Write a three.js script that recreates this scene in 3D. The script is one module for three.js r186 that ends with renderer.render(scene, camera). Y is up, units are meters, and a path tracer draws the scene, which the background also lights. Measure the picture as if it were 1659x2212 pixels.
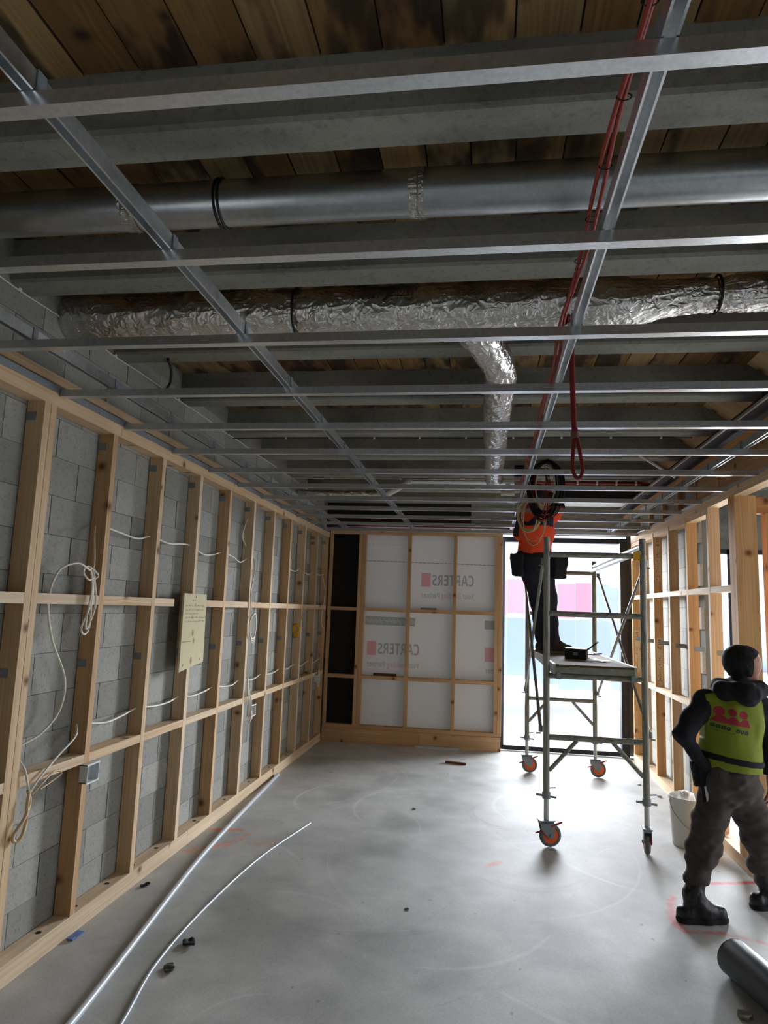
import * as THREE from 'three';
import { mergeGeometries } from 'three/addons/utils/BufferGeometryUtils.js';
import { RectAreaLightUniformsLib } from 'three/addons/lights/RectAreaLightUniformsLib.js';

// ---------- renderer, camera, sky, large lights ----------
RectAreaLightUniformsLib.init();
const renderer = new THREE.WebGLRenderer({ antialias: true });
renderer.toneMapping = THREE.LinearToneMapping;
renderer.toneMappingExposure = 1.3;
renderer.shadowMap.enabled = true;
renderer.shadowMap.type = THREE.PCFSoftShadowMap;
const scene = new THREE.Scene();
scene.background = new THREE.Color().setRGB(0.85, 0.90, 0.99);          // flat overcast daylight
const camera = new THREE.PerspectiveCamera(2 * Math.atan(1106 / 1478.57) * 180 / Math.PI, 1659 / 2212, 0.05, 200);
camera.position.set(0, 1.7063, 0);
camera.rotation.order = 'YXZ';
camera.rotation.set(0.1402, 0.1498, 0.0357);
scene.add(camera);
function areaLight(color, intensity, w, h, pos, look) {
  const l = new THREE.RectAreaLight(color, intensity, w, h);
  l.position.set(...pos); l.lookAt(...look); scene.add(l); return l;
}
// band for street daylight, side and far glazing next door, unseen doorway beside camera
areaLight(0xeaf1fb, 76, 60, 6, [4, 6.05, -28], [4, 6.05, 0]);  // band standing in for street daylight, mostly out of view, lights the room
areaLight(0xf2f4f8, 1.9, 3.6, 2.3, [5.12, 1.4, -4.3], [0, 1.4, -4.3]);  // unseen side glazing next door, placed to light the left wall and studs
areaLight(0xf2f4f8, 9, 2.6, 2.4, [3.6, 1.3, -8.8], [3.6, 1.3, 0]);
areaLight(0xf6f4f2, 0.3, 1.5, 2.0, [-2.16, 1.1, 0.5], [2, 1.1, 0.5]);  // unseen doorway beside the camera, placed to light the right studs

// ---------- random, noise, textures ----------
function rng(seed) { let a = seed >>> 0; return () => { a = (a + 0x6D2B79F5) >>> 0; let t = a; t = Math.imul(t ^ (t >>> 15), t | 1); t ^= t + Math.imul(t ^ (t >>> 7), t | 61); return ((t ^ (t >>> 14)) >>> 0) / 4294967296; }; }
const rnd = rng(20241);
const rr = (a, b) => a + (b - a) * rnd();
const clamp = (x, a = 0, b = 1) => Math.min(b, Math.max(a, x));
const lerp = (a, b, t) => a + (b - a) * t;
const smooth = (a, b, x) => { const t = clamp((x - a) / (b - a)); return t * t * (3 - 2 * t); };
function h2(x, y, s) { let n = Math.imul(x, 374761393) + Math.imul(y, 668265263) + Math.imul(s, 1442695041); n = Math.imul(n ^ (n >>> 13), 1274126177); return ((n ^ (n >>> 16)) >>> 0) / 4294967296; }
function vn(x, y, px, py, s) {           // value noise, period px by py
  const xi = Math.floor(x), yi = Math.floor(y), fx = x - xi, fy = y - yi, ux = fx * fx * (3 - 2 * fx), uy = fy * fy * (3 - 2 * fy);
  const m = (a, p) => ((a % p) + p) % p, x0 = m(xi, px), x1 = m(xi + 1, px), y0 = m(yi, py), y1 = m(yi + 1, py);
  return lerp(lerp(h2(x0, y0, s), h2(x1, y0, s), ux), lerp(h2(x0, y1, s), h2(x1, y1, s), ux), uy);
}
function fbm(u, v, fx, fy, oct, s) { let a = 0.5, t = 0, n = 0; for (let i = 0; i < oct; i++) { t += a * vn(u * fx, v * fy, fx, fy, s + i); n += a; a *= 0.55; fx *= 2; fy *= 2; } return t / n; }
function tex(w, h, fn, srgb = true) {
  const d = new Uint8Array(w * h * 4);
  for (let j = 0; j < h; j++) for (let i = 0; i < w; i++) { const c = fn(i / w, j / h, i, j), k = (j * w + i) * 4; d[k] = clamp(c[0], 0, 255); d[k + 1] = clamp(c[1], 0, 255); d[k + 2] = clamp(c[2], 0, 255); d[k + 3] = 255; }
  const t = new THREE.DataTexture(d, w, h); t.wrapS = t.wrapT = THREE.RepeatWrapping; t.magFilter = THREE.LinearFilter; t.minFilter = THREE.LinearMipmapLinearFilter; t.generateMipmaps = true;
  if (srgb) t.colorSpace = THREE.SRGBColorSpace; t.needsUpdate = true; return t;
}
const rep = (t, x, y) => { const c = t.clone(); c.repeat.set(x, y); c.needsUpdate = true; return c; };
const mixc = (a, b, t) => [lerp(a[0], b[0], t), lerp(a[1], b[1], t), lerp(a[2], b[2], t)];

function woodTexture(seed, light, dark, knotc, nk, streak, stain) {
  const r = rng(seed), knots = []; for (let i = 0; i < nk; i++) knots.push([r(), r(), 0.006 + r() * 0.006, 0.04 + r() * 0.04]);
  return tex(1024, 256, (u, v) => {        // 2.4 m along the grain by 0.4 m
    let bend = 0; let kn = 0;
    for (const [ku, kv, su, sv] of knots) { let du = Math.abs(u - ku); du = Math.min(du, 1 - du); let dv = v - kv; dv -= Math.round(dv); const q = (du / su) ** 2 + (dv / sv) ** 2; bend += Math.sign(dv) * Math.exp(-q * 0.12) * 0.03; kn = Math.max(kn, Math.exp(-q * 1.1)); }
    const g = fbm(u, v + bend, 3, 48, 3, seed), g2 = fbm(u, v + bend, 6, 110, 2, seed + 9), b = fbm(u, v, 5, 4, 3, seed + 20);
    let t = clamp((g - 0.5) * 1.6 * streak + 0.45 + (g2 - 0.5) * 0.5 * streak);
    let c = mixc(light, dark, t); c = mixc(c, [c[0] * 0.86, c[1] * 0.84, c[2] * 0.8], b);
    if (stain) { const s = smooth(0.5, 0.72, fbm(u, v, 7, 3, 4, seed + 40)); c = mixc(c, [46, 34, 22], s * stain); const s2 = smooth(0.55, 0.75, fbm(u, v, 12, 5, 4, seed + 60)); c = mixc(c, [150, 132, 96], s2 * 0.35); }
    return mixc(c, knotc, kn * 0.85);
  });
}
const tPine = woodTexture(11, [238, 223, 200], [218, 196, 166], [96, 58, 34], 7, 1, 0);
const tPine2 = woodTexture(17, [234, 218, 194], [212, 190, 160], [90, 54, 32], 4, 1.1, 0);
const tPlank = woodTexture(23, [184, 152, 104], [146, 116, 74], [50, 34, 20], 4, 0.7, 0.75);
const tPlank2 = woodTexture(29, [156, 130, 88], [122, 98, 64], [44, 30, 18], 3, 0.7, 0.9);
const tConc = tex(512, 512, (u, v, i, j) => { const a = fbm(u, v, 4, 4, 5, 3), b = fbm(u, v, 2, 9, 4, 31), n = h2(i, j, 5), p = fbm(u, v, 90, 90, 2, 7); const g = 150 + (a - 0.5) * 60 + (n - 0.5) * 14 - smooth(0.6, 0.85, p) * 14; const s = smooth(0.5, 0.75, b) * 24; return [g - s, g - s * 1.0, g - 6 - s * 0.9]; });
const tBlock = tex(512, 512, (u, v, i, j) => { const a = fbm(u, v, 3, 3, 4, 83), p = fbm(u, v, 70, 70, 2, 87), n = h2(i, j, 9); const g = 180 + (a - 0.5) * 30 + (n - 0.5) * 26 - smooth(0.6, 0.9, p) * 22; return [g, g, g - 4]; });
const bBlock = tex(256, 256, (u, v, i, j) => { const p = fbm(u, v, 40, 40, 3, 91), g = 120 + (p - 0.5) * 200; return [g, g, g]; }, false);
const tGalv = tex(256, 256, (u, v, i, j) => { const a = fbm(u, v, 24, 24, 3, 41), n = h2(i, j, 4); const g = 222 + (a - 0.5) * 26 + (n - 0.5) * 14; return [g - 4, g, g + 3]; });
const rGalv = tex(256, 256, (u, v, i, j) => { const a = fbm(u, v, 20, 20, 3, 43); const g = 112 + (a - 0.5) * 40; return [g, g, g]; }, false);
const bFoil = tex(512, 512, (u, v) => { const w = fbm(u, v, 5, 5, 3, 61) * 0.25, a = 1 - Math.abs(2 * fbm(u + w, v, 9, 14, 2, 63) - 1), b = 1 - Math.abs(2 * fbm(u, v + w, 22, 30, 2, 65) - 1); const g = 255 * (0.62 * a * a + 0.3 * b * b); return [g, g, g]; }, false);
const bCloth = tex(256, 256, (u, v, i, j) => { const a = fbm(u, v, 5, 5, 4, 71), n = h2(i, j, 3); const g = 130 + (a - 0.5) * 180 + (n - 0.5) * 40; return [g, g, g]; }, false);

const S = (o) => new THREE.MeshStandardMaterial(o);
const col = (r, g, b) => new THREE.Color().setRGB(r, g, b);
const tint = (t, hex, rough = 0.8, o = {}) => S({ map: t, color: hex, roughness: rough, ...o });
const pine = [tint(tPine, 0xfff6ea), tint(tPine2, 0xfff0de), tint(tPine, 0xf6e6d2), tint(tPine2, 0xfff8f0)];
const oldPine = [tint(tPine, 0xf2dcc2), tint(tPine2, 0xecd4b8), tint(tPine, 0xe8ceb0)];
const warmPine = [tint(tPine, 0xf2c898), tint(tPine2, 0xecbe8c), tint(tPine, 0xf6d0a4)];
const planks = [tint(tPlank, 0xffffff, 0.9), tint(tPlank2, 0xffffff, 0.9), tint(tPlank, 0xd8cdbb, 0.9), tint(tPlank2, 0xe8d6c0, 0.9), tint(tPlank, 0xb9a993, 0.9)];
const M = {
  conc: tint(rep(tConc, 0.5, 0.5), 0xe4e2dc, 0.92),
  concDark: tint(rep(tConc, 0.4, 0.4), 0xb8b6b0, 0.92),
  mortar: S({ color: 0x75756f, roughness: 0.95 }),
  galv: S({ map: rep(tGalv, 4, 4), color: 0xffffff, roughnessMap: rep(rGalv, 3, 3), roughness: 0.8, metalness: 0.95 }),
  galvDark: S({ map: rep(tGalv, 4, 4), color: 0xa2a6aa, roughness: 0.55, metalness: 0.5 }),
  steel: S({ color: 0x34373c, roughness: 0.55, metalness: 0.4 }),
  alu: S({ color: 0xc4c4c0, roughness: 0.45, metalness: 0.6 }),
  aluDirty: S({ map: rep(tConc, 3, 3), color: 0xf6f4ec, roughness: 0.5, metalness: 0.2 }),
  foil: S({ color: 0xdad7d3, roughness: 0.28, metalness: 1, bumpMap: rep(bFoil, 2, 2), bumpScale: 0.007 }),
  duct: S({ map: rep(tGalv, 2, 2), color: 0xd4d6d6, roughness: 0.3, metalness: 0.95, roughnessMap: null }),
  tape: S({ color: 0xbfbdb8, roughness: 0.3, metalness: 0.9, bumpMap: rep(bFoil, 3, 3), bumpScale: 0.006 }),
  black: S({ color: 0x0b0c0e, roughness: 0.6 }),
  blackWrap: S({ color: 0x07080b, roughness: 0.75 }),
  white: S({ color: 0xdedcd4, roughness: 0.5 }),
  cable: S({ color: 0xdcd6c6, roughness: 0.5 }),
  beige: S({ color: 0xc9b088, roughness: 0.55 }),
  red: S({ color: 0x9c3426, roughness: 0.6 }),
  redStrap: S({ color: 0x741610, roughness: 0.8 }),
  frame: S({ color: 0x1b1d24, roughness: 0.45, metalness: 0.3 }),
  orange: S({ color: 0xf0641e, roughness: 0.45 }),
  tyre: S({ color: 0x6a6c6e, roughness: 0.7 }),
  lever: S({ color: 0x9a2f26, roughness: 0.5 }),
  yellow: S({ color: 0xe0a818, roughness: 0.5 }),
};

// ---------- helpers ----------
const taken = {};
function numbered(n) { taken[n] = (taken[n] ?? -1) + 1; return taken[n] ? n + '_' + String(taken[n]).padStart(3, '0') : n; }
function shade(o) { o.castShadow = true; o.receiveShadow = true; return o; }
function mesh(name, geo, mat, parent) { const m = shade(new THREE.Mesh(geo, mat)); m.name = parent ? name : numbered(name); (parent ?? scene).add(m); return m; }
function tag(o, label, category, group) { o.userData.label = label; o.userData.category = category; if (group) o.userData.group = group; return o; }
function thing(name, label, category, pos = [0, 0, 0], ry = 0, group) { const g = new THREE.Group(); g.name = numbered(name); g.position.set(...pos); g.rotation.y = ry; scene.add(g); return tag(g, label, category, group); }
function struct(o) { o.userData.kind = 'structure'; return o; }
// box between two corners; uv in metres, u along the grain (divided by 2.4 and 0.4 for wood when wood is true)
function boxG(x0, x1, y0, y1, z0, z1, wood = false, grain) {
  const g = new THREE.BoxGeometry(x1 - x0, y1 - y0, z1 - z0); const d = [x1 - x0, y1 - y0, z1 - z0];
  const gr = grain ?? d.indexOf(Math.max(...d)); const p = g.attributes.position, n = g.attributes.normal, uv = g.attributes.uv; const ou = wood ? rnd() : rnd() * 3, ov = wood ? rnd() : rnd() * 3, flip = rnd() < 0.5 ? -1 : 1;
  for (let i = 0; i < p.count; i++) {
    const P = [p.getX(i), p.getY(i), p.getZ(i)], N = [Math.abs(n.getX(i)), Math.abs(n.getY(i)), Math.abs(n.getZ(i))]; const ax = N.indexOf(Math.max(...N)); const rest = [0, 1, 2].filter((k) => k !== ax);
    const ua = rest.includes(gr) ? gr : rest[0], va = rest.find((k) => k !== ua);
    if (wood) uv.setXY(i, ou + flip * P[ua] / 2.4, ov + P[va] / 0.4 + ax * 0.37); else uv.setXY(i, ou + P[ua], ov + P[va] + ax * 0.31);
  }
  g.translate((x0 + x1) / 2, (y0 + y1) / 2, (z0 + z1) / 2); return g;
}
const box = (name, b, mat, parent, wood, grain) => mesh(name, boxG(...b, wood, grain), mat, parent);
const timber = (name, b, parent, mats = pine) => { const k = Math.floor(rnd() * mats.length); return box(name, b, mats[k], parent, true); };
const V = (a) => new THREE.Vector3(...a);
function tubeG(pts, r, seg, rad = 8, closed = false, tension = 0.5) { const c = new THREE.CatmullRomCurve3(pts.map(V), closed, 'catmullrom', tension); return new THREE.TubeGeometry(c, seg ?? pts.length * 8, r, rad, closed); }
function rodG(a, b, r, rad = 12, r2 = r) { const A = V(a), B = V(b), L = A.distanceTo(B); const g = new THREE.CylinderGeometry(r2, r, L, rad); g.translate(0, L / 2, 0); g.applyQuaternion(new THREE.Quaternion().setFromUnitVectors(new THREE.Vector3(0, 1, 0), B.clone().sub(A).normalize())); g.translate(A.x, A.y, A.z); return g; }
const merge = (gs) => mergeGeometries(gs.map((g) => { const q = g.index ? g.toNonIndexed() : g; for (const k of Object.keys(q.attributes)) if (!['position', 'normal', 'uv'].includes(k)) q.deleteAttribute(k); return q; }));
// extrude a closed 2-D outline along x (outline in z,y) or z (outline in x,y)
function profileG(outline, axis, a, b) {
  const sh = new THREE.Shape(outline.map(([p, q]) => new THREE.Vector2(p, q))); const g = new THREE.ExtrudeGeometry(sh, { depth: b - a, bevelEnabled: false, steps: 1 });
  if (axis === 'z') g.translate(0, 0, a); else { g.rotateY(Math.PI / 2); g.translate(a, 0, 0); const p = g.attributes.position; g.computeBoundingBox(); }
  return g;
}

// ---------- the setting ----------
const XL = -2.07, XR = 1.80, ZF = -8.93, WALL = -2.164, RIBY = 3.12, PLANKY = 3.32, CEIL = 2.675;
const ribZ = (k) => -1.765 - 0.893 * k, batZ = (k) => -1.12 - 0.6135 * k;

// floor with its dust arcs and sprayed set-out marks
const FX0 = -2.4, FX1 = 5.4, FZ0 = -9.1, FZ1 = 4.2;
function floorTexture() {
  const W = 1560, H = 2048, c = document.createElement('canvas'); c.width = W; c.height = H; const x = c.getContext('2d'); const im = x.createImageData(W, H), d = im.data;
  for (let j = 0; j < H; j++) for (let i = 0; i < W; i++) {
    const u = i / W, v = j / H, a = fbm(u, v, 6, 10, 4, 101), b = fbm(u, v, 40, 70, 3, 107), n = h2(i, j, 6), s = smooth(0.56, 0.75, fbm(u, v, 14, 20, 3, 113));
    const g = 188 + (a - 0.5) * 38 + (b - 0.5) * 34 + (n - 0.5) * 14 - s * 18, k = (j * W + i) * 4; d[k] = g; d[k + 1] = g; d[k + 2] = g - 4; d[k + 3] = 255;
  }
  x.putImageData(im, 0, 0);
  const X = (wx) => (wx - FX0) / (FX1 - FX0) * W, Z = (wz) => (wz - FZ0) / (FZ1 - FZ0) * H, k = W / (FX1 - FX0), r = rng(5);
  // trowel and tyre arcs in the cement dust
  const arc = (cx, cz, ra, a0, a1, w, al, dark) => { for (let q = 0; q < 6; q++) { x.strokeStyle = dark ? `rgba(130,130,126,${al * 0.24})` : `rgba(238,240,238,${al * (0.12 + 0.42 * r())})`; x.lineWidth = Math.max(1, w * k * (0.08 + 0.3 * r())); x.beginPath(); const t0 = a0 + (a1 - a0) * r() * 0.35, t1 = a1 - (a1 - a0) * r() * 0.35; x.arc(X(cx), Z(cz), (ra + (r() - 0.5) * w) * k, t0, t1); x.stroke(); } };
  arc(-1.2, -6.3, 0.45, 2.2, 4.9, 0.03, 0.6); arc(-0.6, -6.2, 0.5, 2.0, 4.8, 0.03, 0.6); arc(0.55, -6.5, 0.45, 2.2, 5.2, 0.03, 0.7); arc(0.85, -6.2, 0.5, 2.6, 5.4, 0.025, 0.6); arc(0.25, -6.3, 0.35, 1.6, 4.0, 0.08, 0.6, true);
  arc(1.3, -5.9, 0.9, 1.9, 3.1, 0.03, 0.7); arc(0.9, -7.4, 0.35, 0, 6, 0.03, 0.5); arc(-0.3, -4.6, 0.8, 0.3, 1.7, 0.03, 0.5); arc(0.8, -4.7, 1.2, 0.7, 2.2, 0.04, 0.5); arc(0.5, -4.2, 1.3, 0.5, 2.0, 0.03, 0.5); arc(0.2, -3.4, 1.1, 0.4, 1.9, 0.03, 0.45); arc(-0.7, -5.0, 0.9, 0.8, 2.4, 0.06, 0.4, true); arc(0.3, -5.3, 0.5, 0.6, 2.6, 0.07, 0.5, true);
  for (let q = 0; q < 60; q++) { const cx = -2 + 3.8 * r(), cz = -8.6 + 7.5 * r(), a0 = r() * 6.3; arc(cx, cz, 0.25 + 0.9 * r(), a0, a0 + 0.6 + 1.4 * r(), 0.03, 0.22, r() < 0.4); }
  for (let q = 0; q < 160; q++) { x.fillStyle = `rgba(70,68,62,${0.1 + 0.35 * r()})`; x.beginPath(); x.ellipse(X(-2 + 3.8 * r()), Z(-8.8 + 7.4 * r()), 0.5 + 2.2 * r(), 0.5 + 1.2 * r(), r() * 3, 0, 7); x.fill(); }
  // spray paint
  const spray = (pts, w, color, al) => { for (let q = 0; q < 260; q++) { const t = r() * (pts.length - 1), i = Math.min(pts.length - 2, Math.floor(t)), f = t - i; const px = lerp(pts[i][0], pts[i + 1][0], f) + (r() + r() - 1) * w, pz = lerp(pts[i][1], pts[i + 1][1], f) + (r() + r() - 1) * w; x.fillStyle = `rgba(${color},${al * 0.35 * (0.2 + r() * 0.8)})`; x.beginPath(); x.arc(X(px), Z(pz), 1.2 + 2.4 * r(), 0, 7); x.fill(); } };
  spray([[1.18, -4.78], [1.13, -4.6], [1.09, -4.42], [1.11, -4.27]], 0.03, '222,92,92', 0.5);
  spray([[1.11, -4.27], [1.32, -4.30], [1.55, -4.21], [1.8, -4.1]], 0.025, '222,92,92', 0.35);
  spray([[1.42, -5.02], [1.6, -5.08], [1.83, -5.15]], 0.02, '226,70,80', 0.6);
  spray([[-2.03, -4.76], [-1.9, -4.86], [-1.8, -5.0], [-1.72, -5.22]], 0.05, '236,120,80', 0.45); spray([[-1.96, -4.9], [-1.62, -5.0], [-1.45, -5.1]], 0.07, '236,130,90', 0.25); spray([[-2.03, -5.25], [-1.8, -5.3]], 0.03, '236,120,80', 0.4); spray([[0.05, -5.0], [0.12, -5.1]], 0.03, '230,130,110', 0.3);
  const t = new THREE.CanvasTexture(c); t.colorSpace = THREE.SRGBColorSpace; t.flipY = false; t.anisotropy = 8; return t;
}
{
  const g = new THREE.BoxGeometry(FX1 - FX0, 0.2, FZ1 - FZ0); g.translate((FX0 + FX1) / 2, -0.1, (FZ0 + FZ1) / 2); const p = g.attributes.position, uv = g.attributes.uv; for (let i = 0; i < p.count; i++) uv.setXY(i, (p.getX(i) - FX0) / (FX1 - FX0), (p.getZ(i) - FZ0) / (FZ1 - FZ0));
  struct(mesh('floor', g, S({ map: floorTexture(), roughness: 0.62, bumpMap: rep(bBlock, 6, 10), bumpScale: 0.0006 })));
}

// left wall: concrete blocks laid in courses over recessed mortar
{
  const w = struct(mesh('wall_left', merge([boxG(WALL - 0.2, WALL - 0.016, 0, 3.6, FZ0 - 0.2, -0.3), boxG(WALL - 0.2, WALL - 0.006, 2.15, 3.6, -0.3, FZ1), boxG(WALL - 0.2, WALL - 0.006, 0, 2.15, 1.3, FZ1)]), M.mortar)); w.userData.label = 'grey concrete block wall behind the left stud frame';
  const bm = [0xdad9d4, 0xcfceca, 0xe2e1db, 0xc6c5c0].map((c) => S({ map: tBlock, color: c, roughness: 0.95, bumpMap: bBlock, bumpScale: 0.003 }));
  const CH = 0.1965; const geos = [0, 1, 2].map(() => boxG(0, 0.03, 0.0012, CH - 0.0012, -0.397, -0.003));
  for (let c = 0; c < 16; c++) for (let k = -1; k < 18; k++) {
    const z = -2.0 - 0.4 * k - (c % 2) * 0.2 + 0.08; if (z - 0.4 < FZ0 - 0.1) continue;
    const b = mesh('block', geos[Math.floor(rnd() * 3)], bm[Math.floor(rnd() * 4)], w); b.position.set(WALL - 0.03 + rr(-0.0015, 0.0015), -0.145 + 0.1965 + CH * c - 0.0, z);
    if (c === 0) { b.scale.y = 1; }
  }
  const base = box('course_strip', [WALL - 0.03, WALL, 0, 0.055, FZ0, -1.6], M.conc, w);
}
// ceiling: precast ribs with boards between them, slab over
const ceil = struct(mesh('ceiling', boxG(FX0, FX1, PLANKY + 0.026, PLANKY + 0.25, FZ0 - 0.2, FZ1), M.concDark)); ceil.userData.label = 'precast concrete rib and timber board ceiling';
{
  for (let k = -5; k < 9; k++) {
    const z1 = ribZ(k), z0 = z1 - 0.16;
    const rg = profileG([[-z1, PLANKY + 0.02], [-z1, RIBY + 0.012], [-z1 + 0.012, RIBY], [-z0 - 0.012, RIBY], [-z0, RIBY + 0.012], [-z0, PLANKY + 0.02]].map(([a, b]) => [a, b]), 'x', WALL - 0.15, 2.02);
    const uv = rg.attributes.uv, p = rg.attributes.position; for (let i = 0; i < p.count; i++) uv.setXY(i, p.getX(i) + k * 0.77, p.getY(i) + p.getZ(i) + k * 0.3);
    mesh('rib', rg, M.conc, ceil);
    const za = ribZ(k + 1), zb = z0; if (k >= 8) continue;
    let x = WALL + 0.01; let q = 0; while (x < 1.62) {
      const w = rr(0.15, 0.2), x1 = Math.min(x + w, 1.64); const dy = rr(0, 0.006); timber('plank', [x, x1 - 0.006, PLANKY + dy, PLANKY + 0.025, za - 0.012, zb + 0.012], ceil, planks); x = x1; q++;
    }
    // sloping plywood forming the end of each bay
    const s = profileG([[1.60, PLANKY + 0.015], [1.97, RIBY - 0.03], [1.985, RIBY - 0.02], [1.615, PLANKY + 0.03]], 'z', za + 0.0, zb - 0.0); mesh('ply_slope', s, S({ map: rep(tPine2, 0.4, 1.2), color: 0xffecd0, roughness: 0.85 }), ceil);
    box('end_block', [WALL - 0.15, WALL, RIBY, PLANKY + 0.02, za, zb], M.conc, ceil);
  }
}
// right-hand side: block wall behind the far part of the frame, the unit next door beyond
{
  const w = struct(mesh('wall_right', boxG(1.965, 2.1, 0, RIBY - 0.02, FZ0 - 0.1, -6.6), M.mortar)); w.userData.label = 'grey block wall behind the right stud frame';
  const bm = [0xdad9d4, 0xcfceca, 0xe2e1db].map((c) => S({ map: tBlock, color: c, roughness: 0.95, bumpMap: bBlock, bumpScale: 0.003 })); const CH = 0.1965, g = boxG(-0.03, 0, 0.0012, CH - 0.0012, -0.397, -0.003);
  for (let c = 0; c < 15; c++) for (let k = 0; k < 8; k++) { const z = -6.6 - 0.4 * k - (c % 2) * 0.2; if (z - 0.4 < FZ0 - 0.1) continue; const b = mesh('block', g, bm[Math.floor(rnd() * 3)], w); b.position.set(1.965, 0.05 + CH * c, z); }
  struct(timber('wall_right_upper', [1.9, 2.0, 2.72, 3.08, -6.55, -2.8], null, oldPine)); struct(mesh('wall_neighbour_side', boxG(5.3, 5.4, 2.7, 3.4, FZ0, FZ1), M.concDark));
  struct(mesh('wall_neighbour_sill', boxG(5.2, 5.3, 0, 0.12, FZ0, FZ1), M.concDark));
  struct(mesh('wall_neighbour_near_unseen', boxG(5.2, 5.3, 0, 2.7, -2.4, FZ1), M.concDark));  // out of view; narrows the side glazing to keep light off near ribs
  struct(mesh('wall_neighbour_far', boxG(5.2, 5.3, 0, 2.7, FZ0, -6.2), M.concDark));
  struct(mesh('wall_neighbour_header', boxG(2.1, 5.4, 2.6, 3.4, FZ0 - 0.12, FZ0), M.concDark));
  struct(mesh('wall_neighbour_pier', boxG(4.95, 5.4, 0, 2.7, FZ0 - 0.12, FZ0), M.concDark));
  // behind the camera
  struct(mesh('wall_front', boxG(-2.4, 5.4, 0, 3.4, 4.0, 4.2), M.concDark));
}
// far wall: shell, bulkhead above
{
  struct(mesh('wall_back', merge([boxG(-2.4, -1.63, 0, 3.4, FZ0 - 0.3, FZ0 - 0.13), boxG(-1.63, 0.215, 2.73, 3.4, FZ0 - 0.3, FZ0 - 0.13), boxG(-1.63, 0.215, -0.05, 0.17, FZ0 - 0.3, FZ0 - 0.1)]), M.concDark));
  struct(mesh('wall_back_right', boxG(1.80, 2.1, 0, 3.4, FZ0 - 0.3, FZ0 - 0.1), M.concDark));
  const b = struct(mesh('wall_bulkhead', boxG(-0.2, 1.98, 2.74, 3.36, FZ0 - 0.12, FZ0 - 0.02), M.conc)); b.userData.label = 'grey concrete bulkhead above the shopfront';
  struct(mesh('wall_bulkhead_left', boxG(-2.19, -0.2, 2.74, 3.36, FZ0 - 0.13, FZ0 - 0.09), S({ color: 0x2e2723, roughness: 0.85 })));
  const bm = thing('steel_beam', 'dark red steel beam above the far stud frame', 'beam'); box('flange', [-2.1, 0.6, 2.80, 2.82, FZ0 - 0.1, FZ0 + 0.02], S({ color: 0x3c1518, roughness: 0.7 }), bm); box('web', [-2.1, 0.6, 2.82, 2.95, FZ0 - 0.06, FZ0 - 0.045], S({ color: 0x3c1518, roughness: 0.7 }), bm);
}
// shopfront door panel: dark frame, film-covered pane
{
  const d = struct(new THREE.Group()); d.name = 'window_1'; scene.add(d); d.userData.label = 'tall shopfront pane in a dark frame';
  box('frame_jamb', [0.215, 0.255, 0.0, 2.7, FZ0 - 0.12, FZ0 - 0.03], M.frame, d); box('frame_jamb', [1.70, 1.79, 0.0, 2.7, FZ0 - 0.12, FZ0 - 0.0], M.frame, d); box('frame_head', [0.255, 1.70, 2.64, 2.7, FZ0 - 0.12, FZ0 - 0.03], M.frame, d); box('frame_sill', [0.255, 1.70, 0, 0.055, FZ0 - 0.12, FZ0 - 0.02], M.frame, d);
  mesh('pane', new THREE.PlaneGeometry(1.445, 2.585).translate(0.9775, 1.3475, FZ0 - 0.08), new THREE.MeshPhysicalMaterial({ color: 0xffffff, transmission: 1, roughness: 0.12, thickness: 0, ior: 1.45 }), d);
}
{
  const d = struct(new THREE.Group()); d.name = 'window_2'; scene.add(d); d.userData.label = 'shopfront glazing of the unit next door'; const z0 = FZ0 - 0.1, z1 = FZ0 - 0.03;
  for (const x of [2.1, 3.0, 3.95, 4.9]) box('mullion', [x, x + 0.05, 0, 2.6, z0, z1], M.frame, d); box('frame_head', [2.15, 4.9, 2.54, 2.6, z0, z1], M.frame, d); box('frame_sill', [2.15, 4.9, 0, 0.06, z0, z1], M.frame, d);
  for (const [a, b] of [[2.15, 3.0], [3.05, 3.95], [4.0, 4.9]]) mesh('pane', new THREE.PlaneGeometry(b - a, 2.48).translate((a + b) / 2, 1.3, FZ0 - 0.065), new THREE.MeshPhysicalMaterial({ color: 0xffffff, transmission: 1, roughness: 0.1, thickness: 0, ior: 1.45 }), d);
}
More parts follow.
